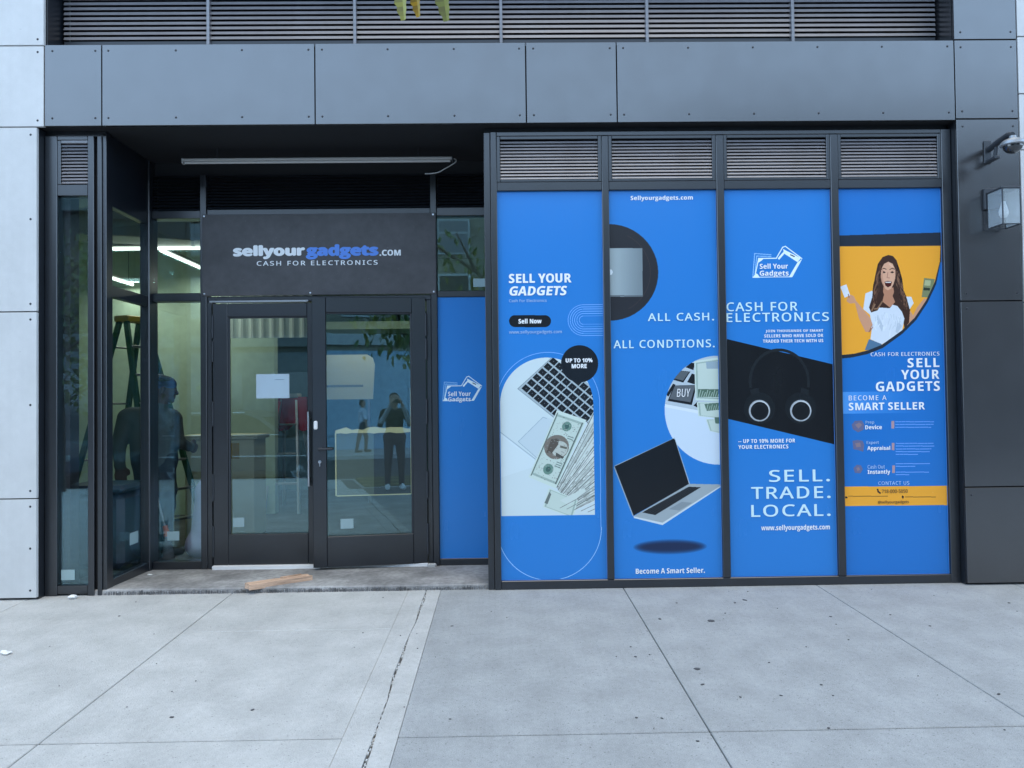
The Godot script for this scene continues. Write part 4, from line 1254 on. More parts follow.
	# locks falling over the shoulders, lighter towards the tips
	a.fill([3.0991, 2.5987, 3.0641, 2.5750, 3.0362, 2.5067, 3.0274, 2.4211, 3.0328, 2.3525, 3.0576, 2.2837, 3.0389, 2.2154, 3.0032, 2.1588, 2.9513, 2.1422, 2.9350, 2.1823, 2.9620, 2.2619, 2.9706, 2.3417, 2.9924, 2.4442, 3.0138, 2.5298, 3.0528, 2.5831], hair)
	a.fill([3.1025, 2.5987, 3.1412, 2.5800, 3.1578, 2.5055, 3.1582, 2.4198, 3.1543, 2.3513, 3.1262, 2.2716, 3.1533, 2.2029, 3.1978, 2.1454, 3.2215, 2.0767, 3.2179, 2.0174, 3.2532, 2.0592, 3.2623, 2.1561, 3.2403, 2.2476, 3.2132, 2.3164, 3.2038, 2.4079, 3.1850, 2.4881, 3.1613, 2.5570, 3.1334, 2.5915], hair)
	var wr = RandomNumberGenerator.new()
	wr.seed = 12
	var keep = a.clip
	for k in 46:
		var left = k % 2 == 0
		var x = wr.randf_range(272.0, 322.0) if left else wr.randf_range(428.0, 470.0)
		var y = wr.randf_range(170.0, 330.0)
		var q = []
		for j in 7:
			q.append(x); q.append(y)
			y += 26.0
			x += (-5.0 if left else 6.5) + 9.0 * sin(y * 0.07 + k)
			if y > (500.0 if left else 600.0): break
		a.clip = a.pts([3.0991, 2.5987, 3.0641, 2.5750, 3.0362, 2.5067, 3.0274, 2.4211, 3.0328, 2.3525, 3.0576, 2.2837, 3.0389, 2.2154, 3.0032, 2.1588, 2.9513, 2.1422, 2.9350, 2.1823, 2.9620, 2.2619, 2.9706, 2.3417, 2.9924, 2.4442, 3.0138, 2.5298, 3.0528, 2.5831]) if left else a.pts([3.1025, 2.5987, 3.1412, 2.5800, 3.1578, 2.5055, 3.1582, 2.4198, 3.1543, 2.3513, 3.1262, 2.2716, 3.1533, 2.2029, 3.1978, 2.1454, 3.2215, 2.0767, 3.2179, 2.0174, 3.2532, 2.0592, 3.2623, 2.1561, 3.2403, 2.2476, 3.2132, 2.3164, 3.2038, 2.4079, 3.1850, 2.4881, 3.1613, 2.5570, 3.1334, 2.5915])
		if q.size() >= 4:
			var tone = wr.randf_range(0.0, 1.0)
			a.line(local_px(q, 835.0, 240.0, 6.98), wr.randf_range(0.004, 0.010), hair.lerp(Color(0.56, 0.40, 0.30), tone * tone) if k % 5 else Color(0.13, 0.085, 0.07))
	a.clip = keep
	for k in 30:
		var x = wr.randf_range(262.0, 480.0); var y = wr.randf_range(490.0, 640.0)
		a.line(local_px([x, y, x + wr.randf_range(-14, 14), y + wr.randf_range(18, 40)], 835.0, 240.0, 6.98), 0.006, Color(0.78, 0.815, 0.85) if k % 2 else Color(0.89, 0.91, 0.93))
	for l in [[3.0414, 2.2268, 3.0035, 2.1725, 2.9806, 2.1704], [2.9813, 2.2046, 2.9574, 2.1593]]:
		a.line(l, 0.012, Color(0.56, 0.42, 0.32))
	a.line([3.0506, 2.4837, 3.0437, 2.4323, 3.0516, 2.3751], 0.012, Color(0.80, 0.59, 0.48))
	a.line([3.1089, 2.5254, 3.1314, 2.5058], 0.012, Color(0.90, 0.72, 0.60))

# ------------------------------------------------------------------ lamps and camera on the building
func make_fixtures():
	# unlit tube lamp hanging under the soffit
	var t = thing("tube_lamp", "thin grey tube lamp hanging unlit under the dark soffit", "lamp", Vector3(-1.526, 3.534, -0.45))
	var b = Mb.new()
	b.box(Vector3(-1.136, -0.004, -0.022), Vector3(1.136, 0.016, 0.022), 0.004)
	put("batten", b.mesh(), mats.fixture_grey, t)
	b = Mb.new()
	b.tube([Vector3(-1.12, -0.014, 0), Vector3(1.12, -0.014, 0)], 0.012, 12)
	put("tube", b.mesh(), mat("tube_glass", lin(0.5, 0.5, 0.49), 0.35), t)
	for x in [-1.142, 1.135]:
		bx("end_cap", x, -0.026, -0.024, x + 0.012, 0.018, 0.024, mats.fixture_dark if x > 0 else mats.fixture_grey, t, 0.003)
	for x in [-0.85, 0.85]:
		b = Mb.new()
		b.tube([Vector3(x, 0.016, 0), Vector3(x, 0.112, 0)], 0.003, 6)
		put("hanger", b.mesh(), mats.fixture_dark, t)
	b = Mb.new()
	var path = []
	var cp = [Vector3(1.142, 0.0, 0), Vector3(1.165, 0.0, 0), Vector3(1.170, -0.025, 0.01), Vector3(1.13, -0.055, 0.012), Vector3(1.075, -0.085, 0.01), Vector3(1.02, -0.112, 0.0), Vector3(0.96, -0.122, 0.0), Vector3(0.905, -0.126, 0.005)]
	for k in cp.size() - 1:
		for s in 4: path.append(cp[k].cubic_interpolate(cp[k + 1], cp[maxi(k - 1, 0)], cp[mini(k + 2, cp.size() - 1)], s / 4.0))
	path.append(cp[-1])
	b.tube(path, 0.0045, 6)
	put("cord", b.mesh(), mats.fixture_grey, t)
	# dome camera on its bracket
	var c = thing("security_camera", "dome security camera on angled bracket above the wall lantern", "camera", Vector3(3.844, 3.381, 0.1))
	b = Mb.new()
	b.box(Vector3(-0.028, -0.09, 0.0), Vector3(0.028, 0.09, 0.014), 0.004)
	put("wall_plate", b.mesh(), mats.fixture_dark, c)
	b = Mb.new()
	b.box(Vector3(-0.022, -0.088, 0.014), Vector3(0.022, -0.062, 0.13), 0.006)
	b.tube([Vector3(0.008, 0.02, 0.012), Vector3(-0.01, 0.03, 0.15), Vector3(-0.025, 0.036, 0.29), Vector3(-0.022, 0.025, 0.335)], [0.024, 0.024, 0.022, 0.020], 12)
	b.tube([Vector3(0.0, -0.075, 0.10), Vector3(0.0, 0.035, 0.12)], 0.016, 10)
	put("bracket", b.mesh(), mats.fixture_dark, c)
	b = Mb.new()
	b.lathe([Vector2(0.0, 0.055), Vector2(0.022, 0.052), Vector2(0.026, 0.034), Vector2(0.060, 0.022), Vector2(0.080, 0.004), Vector2(0.084, -0.016), Vector2(0.074, -0.022), Vector2(0.0, -0.022)], Vector3(-0.018, -0.035, 0.33), Vector3.UP, 28)
	put("housing", b.mesh(), mat("camera_shell", lin(0.30, 0.32, 0.34), 0.35, 0.4), c)
	b = Mb.new()
	var prof = []
	for k in 8: prof.append(Vector2(0.066 * cos(k * PI / 14.0), -0.0225 - 0.056 * sin(k * PI / 14.0)))
	prof[7] = Vector2(0.0, -0.0785)
	prof.reverse()
	b.lathe(prof, Vector3(-0.018, -0.035, 0.33), Vector3.UP, 28)
	put("dome", b.mesh(), mat("smoked_dome", lin(0.02, 0.022, 0.025), 0.06, 0.0, 0.9), c)
	# wall lantern: square glass box on a dark plate
	var l = thing("wall_lantern", "square glass wall lantern with clear bulb on the grey column", "lantern", Vector3(3.888, 2.905, 0.1))
	bx("wall_plate", -0.088, 0.02, 0.0, 0.052, 0.185, 0.028, mats.fixture_dark, l, 0.004)
	bx("lamp_cap", -0.074, 0.135, 0.0285, 0.074, 0.152, 0.212, mats.fixture_dark, l, 0.004)
	for x in [-0.072, 0.064]:
		for z in [0.03, 0.203]:
			bx("corner_bar", x, -0.130, z, x + 0.008, 0.1345, z + 0.008, mats.fixture_dark, l, 0.001)
	for e in [[-0.072, 0.03, 0.072, 0.038], [-0.072, 0.203, 0.072, 0.211]]:
		bx("frame_bar", e[0], -0.138, e[1], e[2], -0.1305, e[3], mats.fixture_dark, l, 0.001)
	for x in [-0.072, 0.064]:
		bx("frame_bar", x, -0.138, 0.0385, x + 0.008, -0.1305, 0.2025, mats.fixture_dark, l, 0.001)
	var lg = mat("lantern_glass", Color(0.85, 0.9, 0.92, 0.22), 0.06)
	lg.transparency = BaseMaterial3D.TRANSPARENCY_ALPHA
	bx("pane", -0.063, -0.13, 0.205, 0.063, 0.134, 0.208, lg, l, 0.0)
	bx("pane", -0.071, -0.13, 0.0385, -0.068, 0.134, 0.2025, lg, l, 0.0)
	bx("pane", 0.067, -0.13, 0.0385, 0.070, 0.134, 0.2025, lg, l, 0.0)
	b = Mb.new()
	b.lathe([Vector2(0.0, -0.07), Vector2(0.02, -0.065), Vector2(0.033, -0.045), Vector2(0.034, -0.02), Vector2(0.026, 0.012), Vector2(0.016, 0.045), Vector2(0.014, 0.06)], Vector3(0, 0.0, 0.115), Vector3.UP, 18)
	put("bulb", b.mesh(), mat("bulb_glass", lin(0.72, 0.74, 0.74), 0.2), l)
	b = Mb.new()
	b.tube([Vector3(0, 0.058, 0.115), Vector3(0, 0.135, 0.115)], 0.017, 12)
	put("socket", b.mesh(), mats.fixture_dark, l)
	# broken board lying on the step
	var w = thing("wooden_plank", "splintered bare wooden plank lying across the entrance step edge", "plank", Vector3(-1.78, 0.046, -0.14))
	var wood = textured("raw_wood", grain_image(256, 71, lin(0.56, 0.38, 0.27), 0.08, 0.22, 0.0, 120, 0.6), 1.6, 0.8, 0.3, false)
	wood.uv1_scale = Vector3(0.45, 5.0, 5.0)
	b = Mb.new()
	var pl = PackedVector2Array([Vector2(-0.262, -0.046), Vector2(-0.245, -0.052), Vector2(-0.02, -0.047), Vector2(0.015, -0.034), Vector2(0.06, -0.05), Vector2(0.235, -0.046), Vector2(0.252, -0.03), Vector2(0.24, 0.02), Vector2(0.258, 0.046), Vector2(0.10, 0.05), Vector2(0.04, 0.043), Vector2(-0.18, 0.05), Vector2(-0.26, 0.044), Vector2(-0.250, 0.0)])
	b.prism(pl, Vector3(0, -0.012, 0), Vector3(1, 0, 0), Vector3(0, 0, 1), Vector3(0, 1, 0), 0.042)
	var bd = put("board", b.mesh(), wood, w)
	b = Mb.new()
	b.prism(PackedVector2Array([Vector2(0.02, -0.04), Vector2(0.2, -0.042), Vector2(0.14, -0.02), Vector2(0.03, -0.012)]), Vector3(0, 0.0305, 0), Vector3(1, 0, 0), Vector3(0, 0, 1), Vector3(0, 1, 0), 0.008)
	b.prism(PackedVector2Array([Vector2(0.05, 0.0), Vector2(0.22, 0.012), Vector2(0.2, 0.035), Vector2(0.06, 0.03)]), Vector3(0, 0.0305, 0), Vector3(1, 0, 0), Vector3(0, 0, 1), Vector3(0, 1, 0), 0.005)
	put("splinter", b.mesh(), wood, w)
	w.rotation = Vector3(0.0, deg_to_rad(38.0), deg_to_rad(-0.5))
	# scraps of paper on the ground
	var scrap = mat("paper_scrap", lin(0.78, 0.78, 0.76), 0.8)
	for s in [[-3.30, 0.065, 0.035, "crumpled white paper scrap below the narrow left window"], [-3.0, -0.57, 0.018, "tiny white paper scrap on the entrance step by the corner post"], [-3.03, 1.30, 0.026, "flat white paper scrap on the pavement at the picture's left edge"]]:
		b = Mb.new()
		var r = RandomNumberGenerator.new()
		r.seed = int(s[2] * 1000)
		for k in 5:
			var q = Vector3(r.randf_range(-1, 1), r.randf_range(0.1, 0.5), r.randf_range(-0.6, 0.6)) * s[2]
			var e = Vector3(r.randf_range(0.4, 0.8), r.randf_range(0.15, 0.3), r.randf_range(0.3, 0.6)) * s[2]
			b.box(q - e, q + e, e.y * 0.7)
		tag(put("paper_scrap", b.mesh(), scrap, self, Vector3(s[0], -0.02 * s[1] + 0.004 if s[1] > 0.0 else 0.026, s[1])), s[3], "paper")

# ------------------------------------------------------------------ inside the shop
func room_part(called, x0, y0, z0, x1, y1, z1, m):
	var o = bx(called, x0, y0, z0, x1, y1, z1, m, self, 0.0)
	o.set_meta("kind", "structure")
	return o

func make_room():
	var wall = textured("room_paint", grain_image(256, 81, lin(0.46, 0.59, 0.47), 0.02, 0.05, 0.0, 10, 0.95), 0.5, 0.8, 0.3)
	var teal = textured("rear_wall_paint", grain_image(256, 82, lin(0.20, 0.33, 0.36), 0.02, 0.06, 0.0, 10, 0.95), 0.5, 0.8, 0.3)
	var ceil_m = mat("ceiling_paint", lin(0.45, 0.50, 0.42), 0.9)
	var floor_m = textured("room_floor_concrete", grain_image(512, 83, lin(0.075, 0.08, 0.085), 0.06, 0.2, 0.0, 300, 0.7), 0.5, 0.6, 0.4)
	room_part("room_floor", -6.4, -0.12, -7.0, 3.6, 0.016, -0.93, floor_m)
	room_part("room_floor_bay", -3.57, -0.12, -0.929, -3.20, 0.016, -0.11, floor_m)
	room_part("room_ceiling", -6.4, 3.66, -7.0, 3.6, 3.8, -0.105, ceil_m)
	room_part("rear_wall", -6.4, 0.016, -7.1, 3.6, 3.66, -6.95, teal)
	room_part("side_wall", -6.5, 0.016, -6.95, -6.4, 3.66, -0.3, wall)
	room_part("side_wall_far", 3.6, 0.016, -6.95, 3.7, 3.66, -0.1, wall)
	room_part("front_wall", -6.4, 0.016, -0.42, -3.58, 3.66, -0.31, wall)
	room_part("dark_column", -3.575, 0.016, -0.24, -3.42, 3.6, -0.112, mats.fixture_dark)
	# plastered core: pale wall facing the street, its corner seen through the closed door
	room_part("core_wall", -6.399, 0.016, -4.35, -3.0, 3.655, -4.2, wall)
	room_part("ceiling_beam", -2.79, 2.62, -6.9, 3.59, 2.74, -6.0, wall)
	room_part("ceiling_beam_rear", -2.79, 2.86, -6.0, 3.59, 3.655, -5.7, wall)
	# duct under the ceiling
	var du = thing("air_duct", "grey duct running under the shop ceiling behind the left panes", "duct", Vector3(-4.4, 3.36, -2.0))
	var galv = mat("galvanised", lin(0.33, 0.36, 0.34), 0.5, 0.4)
	var b = Mb.new()
	b.box(Vector3(-1.5, -0.13, -0.22), Vector3(2.6, 0.13, 0.22), 0.01)
	put("duct_run", b.mesh(), galv, du)
	for x in [-0.9, 0.1, 1.1, 2.1]:
		bx("duct_band", x, -0.14, -0.23, x + 0.04, 0.14, 0.23, galv, du, 0.004)
	du.rotation.y = 0.35
	# lit tubes
	var glow = mat("lit_tube", lin(0.95, 1.0, 0.95), 0.5)
	glow.emission_enabled = true
	glow.emission = Color(0.93, 1.0, 0.95)
	glow.emission_energy_multiplier = 2.4
	lit_tube(Vector3(-4.33, 3.212, -2.5), Vector3(-2.9, 3.205, -2.5), glow, "long lit ceiling tube parallel to the street behind the left panes")
	lit_tube(Vector3(-3.78, 3.20, -2.58), Vector3(-3.78, 3.20, -4.1), glow, "lit ceiling tube running inwards behind the side light")
	lit_tube(Vector3(-4.83, 3.06, -3.4), Vector3(-4.83, 3.06, -4.12), glow, "lit ceiling tube running inwards seen through the glazed return")
	lit_tube(Vector3(-2.5, 3.2, -4.6), Vector3(-1.0, 3.2, -4.6), glow, "lit ceiling tube over the middle of the shop behind the sign")
	# cream board with a rounded corner on the rear wall
	var cream = mat("cream_board", lin(0.82, 0.80, 0.54), 0.6)
	var bo = thing("notice_board", "cream board with a rounded corner and one dark line inside the doors", "board", Vector3(-2.30, 1.52, -5.2))
	b = Mb.new()
	b.prism(PackedVector2Array([Vector2(-0.48, 0), Vector2(0.44, 0), Vector2(0.47, 0.5), Vector2(0.44, 0.60), Vector2(0.36, 0.65), Vector2(-0.48, 0.65)]), Vector3.ZERO, Vector3(1, 0, 0), Vector3(0, 1, 0), Vector3(0, 0, 1), 0.03)
	put("panel", b.mesh(), cream, bo)
	bx("printed_line", -0.44, 0.18, 0.0305, 0.30, 0.21, 0.032, mat("board_line", lin(0.24, 0.24, 0.17), 0.7), bo, 0.0)
	for x in [-0.40, 0.36]: bx("leg", x, -1.504, 0.0, x + 0.04, -0.001, 0.03, mats.dull_steel, bo, 0.004)
	# pleated strip valance
	var va = thing("pleated_valance", "pale pleated strip hanging high inside the closed door", "valance", Vector3(-2.85, 2.27, -3.3))
	b = Mb.new()
	var z0 = 0.0
	for k in 46:
		var xa = -0.55 + k * 0.0245; var xb = xa + 0.0245
		var ya = 0.028 * sin(k * 1.25) ; var yb2 = 0.028 * sin((k + 1) * 1.25)
		b.quad(Vector3(xa, 0.0, ya), Vector3(xb, 0.0, yb2), Vector3(xb, 0.62, yb2), Vector3(xa, 0.62, ya), Vector3(0, 0, 1))
		b.quad(Vector3(xa, 0.0, ya - 0.006), Vector3(xb, 0.0, yb2 - 0.006), Vector3(xb, 0.62, yb2 - 0.006), Vector3(xa, 0.62, ya - 0.006), Vector3(0, 0, -1))
	put("pleats", b.mesh(), mat("pleat_cloth", lin(0.60, 0.70, 0.68), 0.8), va)
	bx("rail", -0.56, 0.62, -0.05, 0.58, 0.66, 0.05, mats.fixture_grey, va, 0.004)
	for x in [-0.4, 0.4]: bx("hanger", x, 0.66, -0.01, x + 0.02, 1.388, 0.01, mats.fixture_grey, va, 0.0)
	# paper taped inside the closed door
	var pa = thing("paper_sheet", "white letter sheet taped inside the closed door", "paper", Vector3(-2.032, 1.63, -0.8385))
	bx("sheet", -0.147, -0.108, -0.001, 0.147, 0.108, 0.0, mat("letter_paper", lin(0.62, 0.72, 0.80), 0.8), pa, 0.0)
	bx("printed_line", 0.02, 0.055, 0.0003, 0.10, 0.062, 0.0008, mat("faint_print", lin(0.34, 0.42, 0.52), 0.8), pa, 0.0)
	# dark film taped inside the door that stands ajar
	var fi = thing("taped_film", "dark sheet with torn cream tape along its top, inside the ajar door", "sheet", Vector3(-0.658, 0.0, -0.81))
	fi.rotation.y = deg_to_rad(7.8)
	bx("sheet", -0.795, 0.66, -0.018, -0.135, 1.225, -0.0145, mat("dark_film", lin(0.022, 0.036, 0.036), 0.6), fi, 0.0)
	bx("paper_backing", -0.79, 0.662, -0.0142, -0.47, 1.222, -0.0128, mat("olive_paper", lin(0.085, 0.115, 0.085), 0.8), fi, 0.0)
	b = Mb.new()
	var tp = PackedVector2Array()
	var r = RandomNumberGenerator.new()
	r.seed = 5
	for k in 15: tp.append(Vector2(-0.80 + k * 0.0475, 1.205 + r.randf_range(-0.006, 0.004)))
	for k in 15: tp.append(Vector2(-0.135 - k * 0.0475, 1.232 + r.randf_range(-0.003, 0.028)))
	b.prism(tp, Vector3(0, 0, -0.0126), Vector3(1, 0, 0), Vector3(0, 1, 0), Vector3(0, 0, 1), 0.0004)
	var tape = mat("cream_tape", lin(0.50, 0.50, 0.26), 0.7)
	put("tape", b.mesh(), tape, fi)
	bx("tape", -0.803, 0.66, -0.0126, -0.792, 1.21, -0.0122, tape, fi, 0.0)
	bx("tape", -0.148, 0.66, -0.0126, -0.132, 1.60, -0.0122, tape, fi, 0.0)
	bx("tape", -0.79, 0.655, -0.0126, -0.15, 0.664, -0.0122, tape, fi, 0.0)
	# pale cabinet with an amber label
	var ca = thing("cabinet", "pale low cabinet with an amber label inside the closed door", "cabinet", Vector3(-3.0, 0.017, -2.6))
	var cm = mat("cabinet_cream", lin(0.60, 0.58, 0.36), 0.7)
	bx("carcass", -0.45, 0.0, -0.22, 0.30, 1.07, 0.20, cm, ca, 0.006)
	bx("worktop", -0.48, 1.0705, -0.24, 0.34, 1.12, 0.23, mat("worktop_cream", lin(0.52, 0.52, 0.36), 0.6), ca, 0.006)
	bx("label", 0.01, 0.86, 0.2005, 0.14, 1.03, 0.2025, mat("amber_label", lin(0.40, 0.25, 0.03), 0.6), ca, 0.0)
	bx("door_gap", -0.078, 0.05, 0.2003, -0.072, 1.05, 0.2012, mats.gap, ca, 0.0)
	# aluminium step ladder with a red jacket over its top
	var al = mat("aluminium", lin(0.50, 0.52, 0.55), 0.4, 0.8)
	step_ladder(Vector3(-2.90, 0.017, -4.6), 1.56, 0.46, 0.20, al, al, "grey aluminium step ladder with red jacket over its top", 4, 0.0)
	var ja = thing("red_jacket", "dark red jacket draped over the step ladder", "jacket", Vector3(-2.86, 1.06, -4.6))
	b = Mb.new()
	var red = mat("red_cloth", lin(0.46, 0.03, 0.06), 0.85)
	for k in 12:
		var ua = k / 12.0; var ub = (k + 1) / 12.0
		for side in [-1.0, 1.0]:
			var rows = []
			for j in 7:
				var v = j / 6.0
				var row = []
				for u in [ua, ub]:
					var wv = 0.20 + 0.03 * v
					row.append(Vector3((u - 0.5) * 2.0 * wv, 0.50 - v * (0.42 + 0.05 * sin(u * 9.0)), side * (0.085 + 0.06 * v + 0.012 * sin(u * 17.0 + side) * v)))
				rows.append(row)
			for j in 6: b.quad(rows[j][0], rows[j][1], rows[j + 1][1], rows[j + 1][0], Vector3(0, 0, side))
			if side > 0: b.quad(rows[0][0], rows[0][1], rows[0][1] * Vector3(1, 1, -1), rows[0][0] * Vector3(1, 1, -1), Vector3.UP)
	put("cloth", b.mesh(), red, ja)
	b = Mb.new()
	b.tube([Vector3(-0.19, 0.44, 0.1), Vector3(-0.23, 0.2, 0.16), Vector3(-0.2, 0.0, 0.17)], [0.05, 0.05, 0.042], 10)
	put("sleeve", b.mesh(), red, ja)
	# tall green ladder behind the worker
	var green = mat("green_rail", lin(0.012, 0.085, 0.035), 0.5)
	var yellow = mat("yellow_cap", lin(0.50, 0.36, 0.02), 0.5)
	step_ladder(Vector3(-3.87, 0.017, -2.1), 2.36, 0.66, 0.24, green, yellow, "tall green step ladder with yellow top behind the worker", 8, 1.15)
	# mop handle with an orange end
	var mo = thing("mop_handle", "thin grey pole with an orange end leaning by the worker", "pole", Vector3(-3.17, 0.02, -1.25))
	b = Mb.new()
	b.tube([Vector3(0.0, 0.31, 0), Vector3(-0.20, 1.0, -0.05)], 0.011, 8)
	put("pole", b.mesh(), mats.dull_steel, mo)
	b = Mb.new()
	b.tube([Vector3(0.025, 0.22, 0.005), Vector3(0.0, 0.32, 0)], [0.03, 0.022], 10)
	put("end_grip", b.mesh(), mat("orange_plastic", lin(0.55, 0.11, 0.02), 0.5), mo)
	b = Mb.new()
	b.tube([Vector3(0.03, 0.0, 0.0), Vector3(0.028, 0.215, 0.005)], [0.06, 0.03], 10)
	put("mop_head", b.mesh(), mat("mop_grey", lin(0.12, 0.13, 0.14), 0.9), mo)
	# white sack and cardboard next to the door
	var sa = thing("plastic_sack", "pale bluish plastic sack standing behind the side light", "sack", Vector3(-2.86, 0.017, -1.5))
	put("bag", body([[Vector3(0, 0.12, 0), Vector3(0.02, 0.62, 0), 0.17, 0.13, Color(0.42, 0.45, 0.62)], [Vector3(0.02, 0.62, 0), Vector3(0.04, 0.78, 0), 0.12, 0.03, Color(0.42, 0.45, 0.62)], [Vector3(-0.08, 0.1, 0.05), Vector3(0.1, 0.12, -0.02), 0.12, 0.12, Color(0.42, 0.45, 0.62)]], 0.02, 0.06), mats.skin_and_cloth, sa)
	var bi = thing("plastic_bin", "dark navy plastic bin standing inside the glazed return", "bin", Vector3(-3.52, 0.017, -0.86))
	var navy = mat("navy_plastic", lin(0.012, 0.02, 0.04), 0.45)
	b = Mb.new()
	b.box(Vector3(-0.26, 0.05, -0.24), Vector3(0.26, 0.70, 0.24), 0.05)
	put("tub", b.mesh(), navy, bi)
	b = Mb.new()
	b.box(Vector3(-0.28, 0.7005, -0.26), Vector3(0.28, 0.77, 0.26), 0.04)
	put("lid", b.mesh(), navy, bi)
	for x in [-0.18, 0.18]:
		b = Mb.new()
		b.lathe([Vector2(0.0, -0.03), Vector2(0.07, -0.03), Vector2(0.07, 0.03), Vector2(0.0, 0.03)], Vector3(x, 0.07, -0.2), Vector3(1, 0, 0), 14)
		put("wheel", b.mesh(), mats.fixture_dark, bi)
	make_worker()

func lit_tube(a: Vector3, c: Vector3, glow, label):
	var mid = (a + c) * 0.5
	var t = thing("ceiling_light", label, "light", mid, 0.0, "lit tubes inside the shop")
	var l = (c - a).length()
	var along = absf(c.x - a.x) > absf(c.z - a.z)
	var e = Vector3(l * 0.5, 0, 0) if along else Vector3(0, 0, l * 0.5)
	var b = Mb.new()
	b.tube([-e, e], 0.019, 10)
	put("tube", b.mesh(), glow, t)
	b = Mb.new()
	b.box(-e - Vector3(0.02, -0.024, 0.02), e + Vector3(0.02, 0.05, 0.02), 0.004)
	put("batten", b.mesh(), mats.fixture_grey, t)
	for s in [-0.7, 0.7]:
		b = Mb.new()
		b.tube([e * s + Vector3(0, 0.05, 0), e * s + Vector3(0, 3.66 - mid.y, 0)], 0.004, 6)
		put("hanger", b.mesh(), mats.fixture_dark, t)
	var li = AreaLight3D.new()
	li.name = "tube_glow"
	li.area_size = Vector2(l * 0.95, 0.05) if along else Vector2(0.05, l * 0.95)
	li.light_energy = 0.62 * l
	li.light_color = Color(0.95, 1.0, 0.93)
	li.area_range = 12.0
	li.shadow_enabled = true
	add_child(li, true)
	li.position = mid + Vector3(0, -0.03, 0)
	li.rotation.x = -PI / 2

func step_ladder(at: Vector3, h, wb, wt, rail_m, cap_m, label, steps, turn):
	var t = thing("step_ladder", label, "ladder", at, turn)
	var d = h * 0.30
	for s in [-1.0, 1.0]:
		for f in [1.0, -1.0]:
			var b = Mb.new()
			var p0 = Vector3(s * wb * 0.5, 0.0, f * d); var p1 = Vector3(s * wt * 0.5, h - 0.03, f * 0.05)
			var dirv = (p1 - p0).normalized()
			b.prism(PackedVector2Array([Vector2(-0.014, -0.032), Vector2(0.014, -0.032), Vector2(0.014, 0.032), Vector2(-0.014, 0.032)]), p0, Vector3(1, 0, 0), Vector3(1, 0, 0).cross(dirv).normalized(), dirv, (p1 - p0).length())
			put("leg", b.mesh(), rail_m, t)
	for k in steps - 1:
		var v = (k + 1.0) / steps
		var y = v * h
		var w = lerpf(wb, wt, v)
		bx("step", -w * 0.5, y - 0.012, lerpf(d, 0.05, v) - 0.05, w * 0.5, y + 0.012, lerpf(d, 0.05, v) + 0.03, mats.dull_steel, t, 0.003)
		if k % 2 == 0: bx("brace", -w * 0.5, y - 0.01, -lerpf(d, 0.05, v) - 0.008, w * 0.5, y + 0.01, -lerpf(d, 0.05, v) + 0.008, mats.dull_steel, t, 0.002)
	bx("top_cap", -wt * 0.5 - 0.03, h - 0.03, -0.10, wt * 0.5 + 0.03, h + 0.03, 0.10, cap_m, t, 0.008)
	return t

func finger(list, a: Vector3, dirs: Array, lens: Array, r, col):
	var p = a
	for k in dirs.size():
		var q = p + dirs[k].normalized() * lens[k]
		list.append([p, q, r * (1.0 - 0.12 * k), r * (1.0 - 0.12 * (k + 1)), col])
		p = q

func hand(list, wrist: Vector3, down: Vector3, across: Vector3, palm: Vector3, col):
	# palm, four fingers of unequal length lightly curled, and a thumb from the side
	down = down.normalized(); across = across.normalized(); palm = palm.normalized()
	for s in [-0.5, 0.0, 0.5]:
		list.append([wrist + across * s * 0.03, wrist + down * 0.085 + across * s * 0.062, 0.018, 0.014, col])
	var ls = [0.060, 0.072, 0.076, 0.070]
	for k in 4:
		var s = (k - 1.5) * 0.0205
		var o = wrist + down * 0.088 + across * s
		finger(list, o, [down + palm * 0.15, down + palm * 0.6, down * 0.7 + palm], [ls[k] * 0.5, ls[k] * 0.32, ls[k] * 0.25], 0.0092, col)
	finger(list, wrist + down * 0.028 + across * 0.034, [down * 0.7 + across * 0.8, down + across * 0.2 + palm * 0.3], [0.042, 0.032], 0.0105, col)

